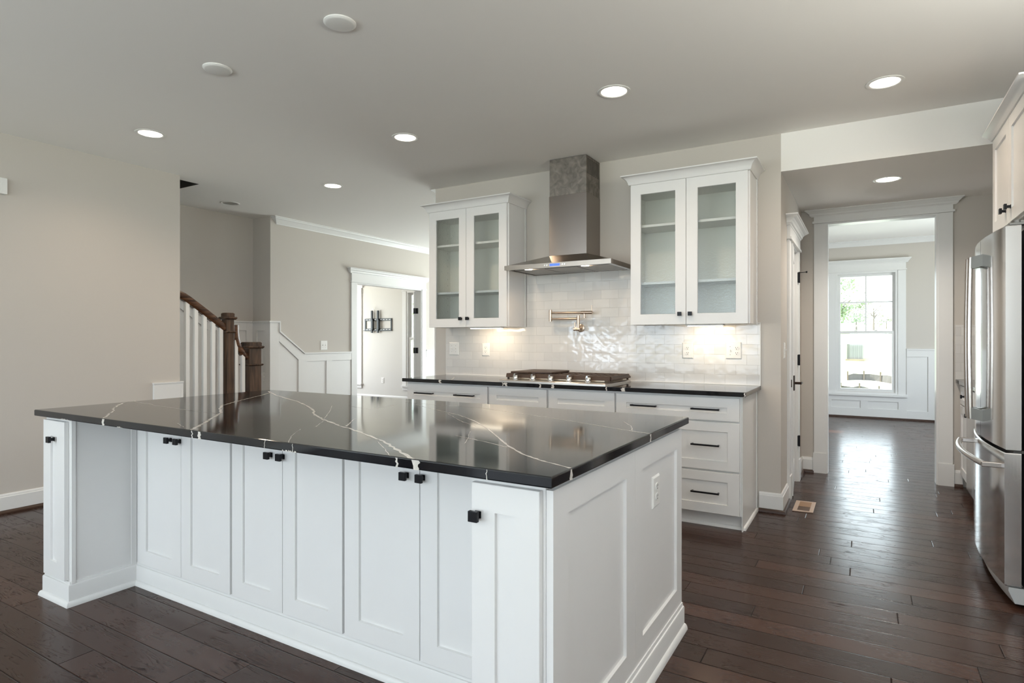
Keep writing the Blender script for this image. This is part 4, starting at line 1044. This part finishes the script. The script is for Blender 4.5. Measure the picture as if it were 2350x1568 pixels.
for z in (1.803, 1.075, .36):
    mb = MB(); mb.cyl((HX + .024, 5.829, z - .048), (HX + .024, 5.829, z + .048), .008, n=12); mb.box(HX - .0, HX + .024, 5.823, 5.836, z - .045, z + .045)
    if z > 1.5: mb.cyl((HX + .026, 5.829, z + .042), (HX + .085, 5.80, z + .042), .003, n=8); mb.lathe((HX + .085, 5.80, z + .042), [(.001, -.006), (.008, -.006), (.008, .006), (.001, .006)], 12, axis='x')
    mb.build('door_hinge', M['black'], parent=d)
# study door, swung far into the study
d2, Q2 = door_leaf('door_2', (DX - .118, 7.522), (DX - .118 - .655, 7.522 + .756), .72, 2.03, .036, 'white study door folded back beyond the doorway', M['trim'])
for z in (1.72, 1.08, .3):
    mb = MB(); mb.cyl((DX - .10, 7.530, z - .045), (DX - .10, 7.530, z + .045), .008, n=12); mb.box(DX - .12, DX - .05, 7.532, 7.5385, z - .045, z + .045); mb.box(DX - .118, DX - .112, 7.50, 7.532, z - .045, z + .045)
    mb.build('door_hinge', M['black'], parent=d2)

# ================================================================== staircase
RI = .19
t = thing('staircase', 'staircase with white risers and dark treads rising behind the left wall', 'staircase', (-5.9, 3.0, 0))
y = 4.02
for k in range(1, 13):
    y0 = 4.02 - .265 * (k - 1)
    xr_ = LX + .006 if y0 > 3.4 else -5.488
    xa_ = sx_ + .034
    MB().box(xa_, xr_, max(y0 - .284, 3.156 if xr_ > -5.4 else -9), y0 + .025, k * RI - .028, k * RI).build('tread', M['walnut_y'], parent=t, bevel=.006)
    MB().box(xa_, xr_ - .014, y0 - .018, y0, (k - 1) * RI, k * RI - .028).build('riser', M['trim'], parent=t)
    if k < 4: MB().box(LX - .025, LX - .008, y0 - .2645, y0 - .019, 0, k * RI - .029).build('skirt', M['trim'], parent=t)
t = thing('stair_railing', 'dark stained oak stair railing with white balusters and two newel posts', 'stair railing', (LX + .03, 3.6, 0))
def newel(x1, y0, w, z0, zt, blk):
    """square box newel with block cap; x1 = face toward the kitchen, y0 = face toward camera"""
    x0, y1 = x1 - w, y0 + w
    mb = MB(); mb.box(x0, x1, y0, y1, z0, zt - .035)
    def coll(z, h, o, inv=False):
        a = [(0, z), (o * .5, z), (o, z + h * .45), (o, z + h * .8), (o * .7, z + h), (0, z + h)]
        mb.sweep(a, [(x0, y1), (x0, y0), (x1, y0), (x1, y1), (x0, y1 + 1e-4)])
    coll(zt - .068, .028, .022); coll(blk, .020, .016)
    cx, cy = (x0 + x1) / 2, (y0 + y1) / 2; h = w / 2 + .004
    mb.ring_loft([[(cx - h, cy - h, zt - .042), (cx + h, cy - h, zt - .042), (cx + h, cy + h, zt - .042), (cx - h, cy + h, zt - .042)], [(cx - h, cy - h, zt - .008), (cx + h, cy - h, zt - .008), (cx + h, cy + h, zt - .008), (cx - h, cy + h, zt - .008)],
                  [(cx - h + .010, cy - h + .010, zt), (cx + h - .010, cy - h + .010, zt), (cx + h - .010, cy + h - .010, zt), (cx - h + .010, cy + h - .010, zt)]])
    mb.build('newel_post', M['walnut'], parent=t, bevel=.0015)
NX = -5.376
newel(NX, 3.613, .081, .40, 1.519, 1.319)
newel(NX, 3.867, .137, 0, 1.230, .986)
def rail(pts, w, h, name='handrail', sweepx=None):
    mb = MB(); rg = []
    P = [Vector(p) for p in pts]
    for i, p in enumerate(P):
        d_ = (P[min(i + 1, len(P) - 1)] - P[max(i - 1, 0)]).normalized(); n_ = Vector((-d_.y, d_.x)) if False else None
        up = Vector((0, -d_.z, d_.y)); up = up if up.z >= 0 or abs(up.z) < .2 else -up
        if i and up.dot(prev) < 0: up = -up
        prev = up
        prof = [(-.5, -.28), (-.5, .1), (-.36, .38), (0, .5), (.36, .38), (.5, .1), (.5, -.28), (.3, -.5), (-.3, -.5)]
        rg.append([p + Vector((1, 0, 0)) * (a * w) + up * (b * h) for a, b in prof])
    mb.ring_loft(rg); return mb.build(name, M['walnut_y'], parent=t, smooth=True)
RXc = NX - .040
rail([(RXc, 3.136, 1.676), (RXc, 3.17, 1.668), (RXc, 3.205, 1.654), (RXc, 3.244, 1.632), (RXc, 3.41, 1.520), (RXc, 3.618, 1.372)], .060, .074)
ep = [(3.738, 1.402), (3.739, 1.33), (3.746, 1.265), (3.763, 1.205), (3.792, 1.152), (3.830, 1.108), (3.872, 1.072)]
rail([(RXc - .01, y_, z_) for y_, z_ in ep], .060, .068, 'easement_rail')
def rail_z(y): return 1.372 + (3.618 - y) * .715 - .03
for y in (3.237, 3.320, 3.406, 3.493, 3.574):
    MB().box(RXc - .017, RXc + .017, y - .017, y + .017, RI * 3 if y > 3.225 else RI * 4, rail_z(y)).build('baluster', M['trim'], parent=t)
for y in (3.735, 3.815):
    MB().box(RXc - .017, RXc + .017, y - .017, y + .017, RI * 2 if y < 3.75 else RI, {3.735: 1.25, 3.815: 1.10}[y]).build('baluster', M['trim'], parent=t)

# ================================================================== television bracket
t = thing('television_wall_bracket', 'black steel television wall bracket on the bright study wall', 'television bracket', (-8.44, TY, 1.42))
gm = simple('grey_black_steel', (0.035, 0.042, 0.045), 0.45, metal=.4, noise=.1)
mb = MB(); fr = FY(TY)
for z0, z1 in ((1.635, 1.680), (1.438, 1.478)): mb.fbox(fr, -8.80, -8.08, z0, z1, .0, .018)
for a in (-8.80, -8.105): mb.fbox(fr, a, a + .028, 1.44, 1.68, .0, .016)
mb.fbox(fr, -8.825, -8.07, 1.430, 1.442, 0, .035)
wp = mb.build('wall_plate', gm, parent=t)
mb = MB()
for k in range(9):
    for z in (1.657, 1.458): mb.fbox(fr, -8.76 + k * .076, -8.715 + k * .076, z - .006, z + .006, .018, .0186)
mb.build('plate_slots', M['plate'], parent=wp)
for x, lean in ((-8.585, 0), (-8.425, .012)):
    mb = MB(); mb.fbox(fr, x - .018, x + .018, 1.392, 1.842, .02, .05); mb.fbox(fr, x + .0, x + .04, 1.46, 1.66, .02, .06); mb.build('bracket_arm', gm, parent=t, bevel=.002)
MB().tube([(-8.50, TY - .03, 1.74), (-8.47, TY - .05, 1.79), (-8.51, TY - .06, 1.85), (-8.57, TY - .02, 1.90)], .006, 8).build('cable', M['plate'], parent=t)

# ================================================================== floor register
t = thing('floor_vent', 'beige floor vent register near the pantry door', 'vent', (-.386, 4.96, 0))
MB().prism([(-.455, 4.800), (-.318, 4.815), (-.318, 5.128), (-.455, 5.118)], 'z', .0005, .006).build('frame', simple('beige_metal', (0.50, 0.38, 0.30), 0.45, noise=.02), parent=t, bevel=.002)
MB().box(-.425, -.345, 4.95, 5.095, .0058, .0066).build('louver', simple('tan_louver', (0.30, 0.17, 0.085), 0.5), parent=t)
MB().box(-.425, -.345, 4.835, 4.948, .0058, .0066).build('louver', simple('brown_louver', (0.085, 0.042, 0.018), 0.5), parent=t)

# ================================================================== refrigerator
t = thing('refrigerator', 'stainless french-door refrigerator with curved doors and bar handles', 'refrigerator', (.9, 4.04, 0))
fy0, fy1 = 3.585, 4.495; fm = 4.04
def fcurve(y, b=.032): return .570 - b * (1 - ((y - fm) / .455) ** 2)
MB().box(.640, 1.28, fy0 + .006, fy1 - .006, .03, 1.765).build('body', M['darkbody'], parent=t)
def fdoor(name, y0, y1, z0, z1, dx=0.0):
    n = 18; ring = []
    ys = [y0 + (y1 - y0) * k / n for k in range(n + 1)]
    poly = [(fcurve(y) + dx, y) for y in ys] + [(.628, y1), (.628, y0)]
    e = .004
    mb = MB(); 
    def sh(i): return [(x + (i if x < .62 else 0), min(max(y, y0 + i), y1 - i)) for x, y in poly]
    mb.ring_loft([[(x, y, z0) for x, y in sh(e)], [(x, y, z0 + e) for x, y in sh(0)], [(x, y, z1 - e) for x, y in sh(0)], [(x, y, z1) for x, y in sh(e)]])
    return mb.build(name, M['fridge'], parent=t, smooth=True)
dn = fdoor('door', fy0, fm - .003, .735, 1.788); df = fdoor('door', fm + .003, fy1, .735, 1.788)
dz = fdoor('freezer_drawer', fy0, fy1, .100, .722, -.004)
MB().box(.60, .64, fy0 + .01, fy1 - .01, .722, .735).build('gasket', M['slot'], parent=t)
# curved toe grille
ys = [fy0 + (fy1 - fy0) * k / 18 for k in range(19)]
mb = MB()
mb.ring_loft([[(fcurve(y) + .012, y, .095) for y in ys] + [(.66, fy1, .095), (.66, fy0, .095)], [(fcurve(y) + .010, y, .080) for y in ys] + [(.66, fy1, .080), (.66, fy0, .080)], [(fcurve(y) + .034, y, .022) for y in ys] + [(.66, fy1, .022), (.66, fy0, .022)]])
mb.build('toe_grille', M['grille'], parent=t, smooth=True)
MB().box(.63, .66, fy0 + .004, fy0 + .02, .02, .1).box(.7, 1.2, fy0 + .05, fy1 - .05, 0.0, .03).build('foot', M['darkbody'], parent=t)
def vhandle(y, par, side):
    xb = fcurve(y) - .050
    pts = [(xb - .006 * math.sin(PI * k / 12), y, .832 + (1.693 - .832) * k / 12) for k in range(13)]
    h = MB().tube(pts, .0125, 16).build('handle', M['handle'], parent=par, smooth=True)
    for z0, z1, fl in ((1.632, 1.693, 1), (.832, .893, -1)):
        mb = MB(); xd = fcurve(y) + .002
        o_ = .012 * fl
        mb.ring_loft([[(xb - .004, y - .012, z0), (xb - .004, y + .012, z0), (xb - .004, y + .012, z1), (xb - .004, y - .012, z1)], [(xd, y - .014, z0 + o_), (xd, y + .014, z0 + o_), (xd, y + .014, z1 + o_), (xd, y - .014, z1 + o_)]])
        mb.build('bracket', M['bracket'], parent=h) if False else mb.build('handle_bracket', M['bracket'], parent=par)
vhandle(3.995, dn, -1); vhandle(4.085, df, 1)
pts = [(fcurve(y) - .068 - .016 * (1 - ((y - fm) / .41) ** 2), y, .655) for y in [3.63 + .82 * k / 20 for k in range(21)]]
h = MB().tube(pts, .0145, 16).build('handle', M['handle'], parent=dz, smooth=True)
for y in (3.632, 4.448): MB().box(fcurve(y) - .078, fcurve(y) + .004, y - .012, y + .012, .643, .667).build('handle_bracket', M['handle'], parent=dz, bevel=.003)
# hinge cover on top
mb = MB(); mb.box(.585, .70, fy0 + .004, fy0 + .06, 1.789, 1.800); mb.cyl((.612, fy0 + .022, 1.765), (.612, fy0 + .022, 1.812), .017); mb.box(.60, .95, fy0 + .02, fy0 + .045, 1.8, 1.812)
mb.build('hinge_cover', M['bracket'], parent=t, bevel=.002)
# ---- cabinet above
t = thing('over_fridge_cabinet', 'white two-door cabinet with crown above the refrigerator', 'cabinet', (.98, 4.04, 1.86))
MB().box(.675, RX - .003, fy0, fy1 + .001, 1.862, 2.43).build('carcass', M['cab'], parent=t)
for a, b, kk in ((4.046, 4.495, 4.085), (3.592, 4.042, 4.000)):
    d = MB().shaker(FXm(.655), a, b, 1.868, 2.428, st=.068).build('door', M['cab'], parent=t)
    knob(FXm(.655), {4.085: 4.112, 4.0: 3.985}[kk], 1.945, d)
zt = 2.428
cp = [(0, zt), (.008, zt), (.012, zt + .006), (.018, zt + .014), (.030, zt + .026), (.046, zt + .032), (.050, zt + .034), (.050, zt + .042), (0, zt + .042)]
MB().sweep(cp, [(.655, fy1 + .004), (.655, fy0 - .02), (RX - .01, fy0 - .02)]).build('crown_moulding', M['cab'], parent=t, smooth=True)

# ================================================================== hall pantry counter run
t = thing('hall_base_cabinet', 'white base cabinet at the right of the hall opening', 'cabinet', (1.0, 6.0, 0))
MB().box(.720, RX - .003, 5.76, 6.30, .10, CT - TH).box(.78, RX - .003, 5.76, 6.30, 0, .10).build('carcass', M['cab'], parent=t)
d = MB().shaker(FXm(.700), 5.77, 6.29, .112, .700, st=.066).build('door', M['cab'], parent=t); knob(FXm(.700), 5.80, .66, d)
d = MB().shaker(FXm(.700), 5.77, 6.29, .712, .866, st=.066, rt=.045, rb=.045).build('drawer', M['cab'], parent=t); knob(FXm(.700), 6.03, .79, d)
t = thing('undercounter_cooler', 'stainless undercounter cooler between hall cabinet and refrigerator', 'cooler', (1.0, 5.4, 0))
MB().box(.705, RX - .003, 5.12, 5.755, .09, CT - TH - .004).build('body', M['darkbody'], parent=t)
MB().box(.678, .704, 5.13, 5.75, .10, .70).build('door', M['steel'], parent=t, bevel=.003)
MB().box(.685, .705, 5.12, 5.755, .705, .87).build('control_panel', M['cab'], parent=t)
MB().box(.76, RX - .003, 5.12, 5.755, 0, .09).build('toe_kick', M['slot'], parent=t)
t = thing('hall_base_cabinet', 'white base cabinet beside the refrigerator in the hall', 'cabinet', (1.0, 4.8, 0))
MB().box(.720, RX - .003, 4.52, 5.115, .10, CT - TH).box(.78, RX - .003, 4.52, 5.115, 0, .10).build('carcass', M['cab'], parent=t)
d = MB().shaker(FXm(.700), 4.53, 5.105, .112, .866, st=.066).build('door', M['cab'], parent=t); knob(FXm(.700), 5.07, .79, d)
tag(slab(.672, RX - .003, 4.51, 6.315, CT, TH).build('hall_countertop', M['quartz']), 'black stone countertop on the hall cabinets behind the refrigerator', 'countertop')
o = MB().box(.668, RX - .003, 6.309, 6.319, CT + .001, 1.379).build('tile_backsplash', M['tile'])
tag(o, 'white tile backsplash at the end of the hall counter', 'backsplash')

# ================================================================== outside
def ground_z(x, y):
    pts = [(-60, -.6), (9, -.6), (14, -.45), (28, .42), (45, 1.85), (70, 2.8), (120, 4.0)]
    for (a, za), (b, zb) in zip(pts, pts[1:]):
        if y <= b: return za + (zb - za) * (y - a) / (b - a)
    return 4.0
mb = MB(); nx, ny = 40, 60
vs = [(-90 + 160 * i / nx, -50 + 165 * j / ny, ground_z(0, -50 + 165 * j / ny) + random.uniform(-.06, .06) - .05) for j in range(ny + 1) for i in range(nx + 1)]
fs = [(j * (nx + 1) + i, j * (nx + 1) + i + 1, (j + 1) * (nx + 1) + i + 1, (j + 1) * (nx + 1) + i) for j in range(ny) for i in range(nx)]
mb.add(vs, fs)
m, tt, bb = nm('dry_construction_soil')
tc = tt.nodes.new('ShaderNodeTexCoord'); nz = tt.nodes.new('ShaderNodeTexNoise'); nz.inputs['Scale'].default_value = .16; nz.inputs['Detail'].default_value = 6
rp = tt.nodes.new('ShaderNodeValToRGB'); rp.color_ramp.elements[0].position = .45; rp.color_ramp.elements[1].position = .62
rp.color_ramp.elements[0].color = (0.62, 0.56, 0.44, 1); rp.color_ramp.elements[1].color = (0.30, 0.40, 0.16, 1)
tt.links.new(tc.outputs['Object'], nz.inputs['Vector']); tt.links.new(nz.outputs['Fac'], rp.inputs[0]); tt.links.new(rp.outputs[0], bb.inputs['Base Color']); bb.inputs['Roughness'].default_value = .95
o = mb.build('yard_ground', m); struct(o, 'pale sunlit yard rising outside the far window', 'ground')
leaf1 = simple('green_leaf', (0.26, 0.34, 0.20), 0.6, noise=.3, scale=3); leaf2 = simple('olive_leaf', (0.36, 0.38, 0.28), 0.6, noise=.3, scale=3)
barkm = simple('grey_bark', (0.16, 0.13, 0.10), 0.9, noise=.3, scale=8)
def tree(x, y, h, r, n, label, mat, sparse=False):
    z = ground_z(x, y) - .1
    t = thing('yard_tree', label, 'tree', (x, y, z), 'trees on the slope outside')
    mb = MB(); mb.cyl((x, y, z), (x, y, z + h * .6), h * .025, h * .012, 8)
    for k in range(9):
        a = random.uniform(0, 2 * PI); b = z + h * random.uniform(.3, .6); mb.cyl((x, y, b), (x + r * .7 * math.cos(a), y + r * .7 * math.sin(a), b + h * random.uniform(.15, .35)), h * .010, h * .003, 6)
    mb.build('trunk', barkm, parent=t)
    mb = MB()
    cl = [(random.gauss(0, .42) * r, random.gauss(0, .42) * r, h * random.uniform(.30, .95)) for _ in range(9)]
    for k in range(n):
        c = random.choice(cl); s = r * random.uniform(.05, .11)
        p = Vector((x + c[0] + random.gauss(0, .22) * r, y + c[1] + random.gauss(0, .22) * r, z + c[2] + random.gauss(0, .07) * h))
        a = Vector((random.gauss(0, 1), random.gauss(0, 1), random.gauss(0, 1))).normalized(); b = a.orthogonal().normalized() * s * .6; a = a * s
        mb.add([p - a, p + b, p + a, p - b], [(0, 1, 2, 3)])
    mb.build('crown', mat, parent=t)
tree(-1.6, 46, 3.6, 1.5, 520, 'tallest leafy green tree at the left of the far window', leaf1)
tree(-.5, 50, 2.2, 1.3, 420, 'low green tree right of the tallest one in the far window', leaf1)
tree(.55, 48, 2.6, 1.0, 150, 'thin airy tree behind the middle of the far window', leaf2)
tree(2.3, 47, 2.5, 1.1, 110, 'nearly bare tree at the right of the far window', leaf2)
tree(1.4, 52, 1.2, 1.2, 260, 'low bush between the thin trees in the far window', leaf2)
for x, y, h, r in ((-17.5, 24, 7, 2.5),):
    tree(x, y, h, r, 600, 'leafy tree outside the left study window', leaf1)
t = thing('dumpster', 'grey ribbed dumpster on the slope outside the far window', 'dumpster', (-.36, 28, .42))
gmt = simple('weathered_grey_steel', (0.24, 0.23, 0.22), 0.7, noise=.25, scale=3)
MB().box(-.62, -.04, 28, 29.4, .44, 1.08).build('bin', gmt, parent=t)
mb = MB()
for k in range(5): mb.box(-.62 + k * .135, -.59 + k * .135, 27.96, 28.0, .44, 1.08)
mb.build('rib', gmt, parent=t)
MB().box(-.66, .0, 27.9, 28.0, .40, .47).build('skid', simple('rusty_steel', (0.34, 0.25, 0.19), 0.8), parent=t)
def silt(x0, x1, y0, y1, h, label):
    n = 14; rows = []
    for k in range(n + 1):
        f = k / n; x = x0 + (x1 - x0) * f; y = y0 + (y1 - y0) * f + .5 * math.sin(f * 5)
        z = ground_z(x, y) - .05; rows.append(((x, y, z), (x + random.uniform(-.02, .02), y, z + h * random.uniform(.8, 1.05))))
    t = thing('silt_fence', label, 'fence', ((x0 + x1) / 2, (y0 + y1) / 2, ground_z(0, (y0 + y1) / 2) - .1), 'fabric fences outside the far window')
    mb = MB(); vs = [p for r in rows for p in r] + [(q[0], q[1] + .01, q[2]) for r in rows for q in r]; m_ = 2 * (n + 1)
    fs = []
    for k in range(n):
        a = 2 * k; fs += [(a, a + 2, a + 3, a + 1), (m_ + a, m_ + a + 1, m_ + a + 3, m_ + a + 2), (a + 1, a + 3, m_ + a + 3, m_ + a + 1), (a, m_ + a, m_ + a + 2, a + 2)]
    mb.add(vs, fs); mb.build('fabric', simple('black_fabric', (0.10, 0.095, 0.09), 0.8, noise=.3, scale=2), parent=t)
    mb = MB()
    for k in range(0, n + 1, 3): p = rows[k][0]; mb.box(p[0] - .02, p[0] + .02, p[1] - .04, p[1], p[2], p[2] + h + .08)
    mb.build('stake', barkm, parent=t)
silt(-.45, 1.6, 21.5, 20.5, .22, 'dark upper fabric fence crossing the slope')
silt(-.55, 1.5, 18.6, 16.6, .22, 'dark lower fabric fence sagging nearest the far window')
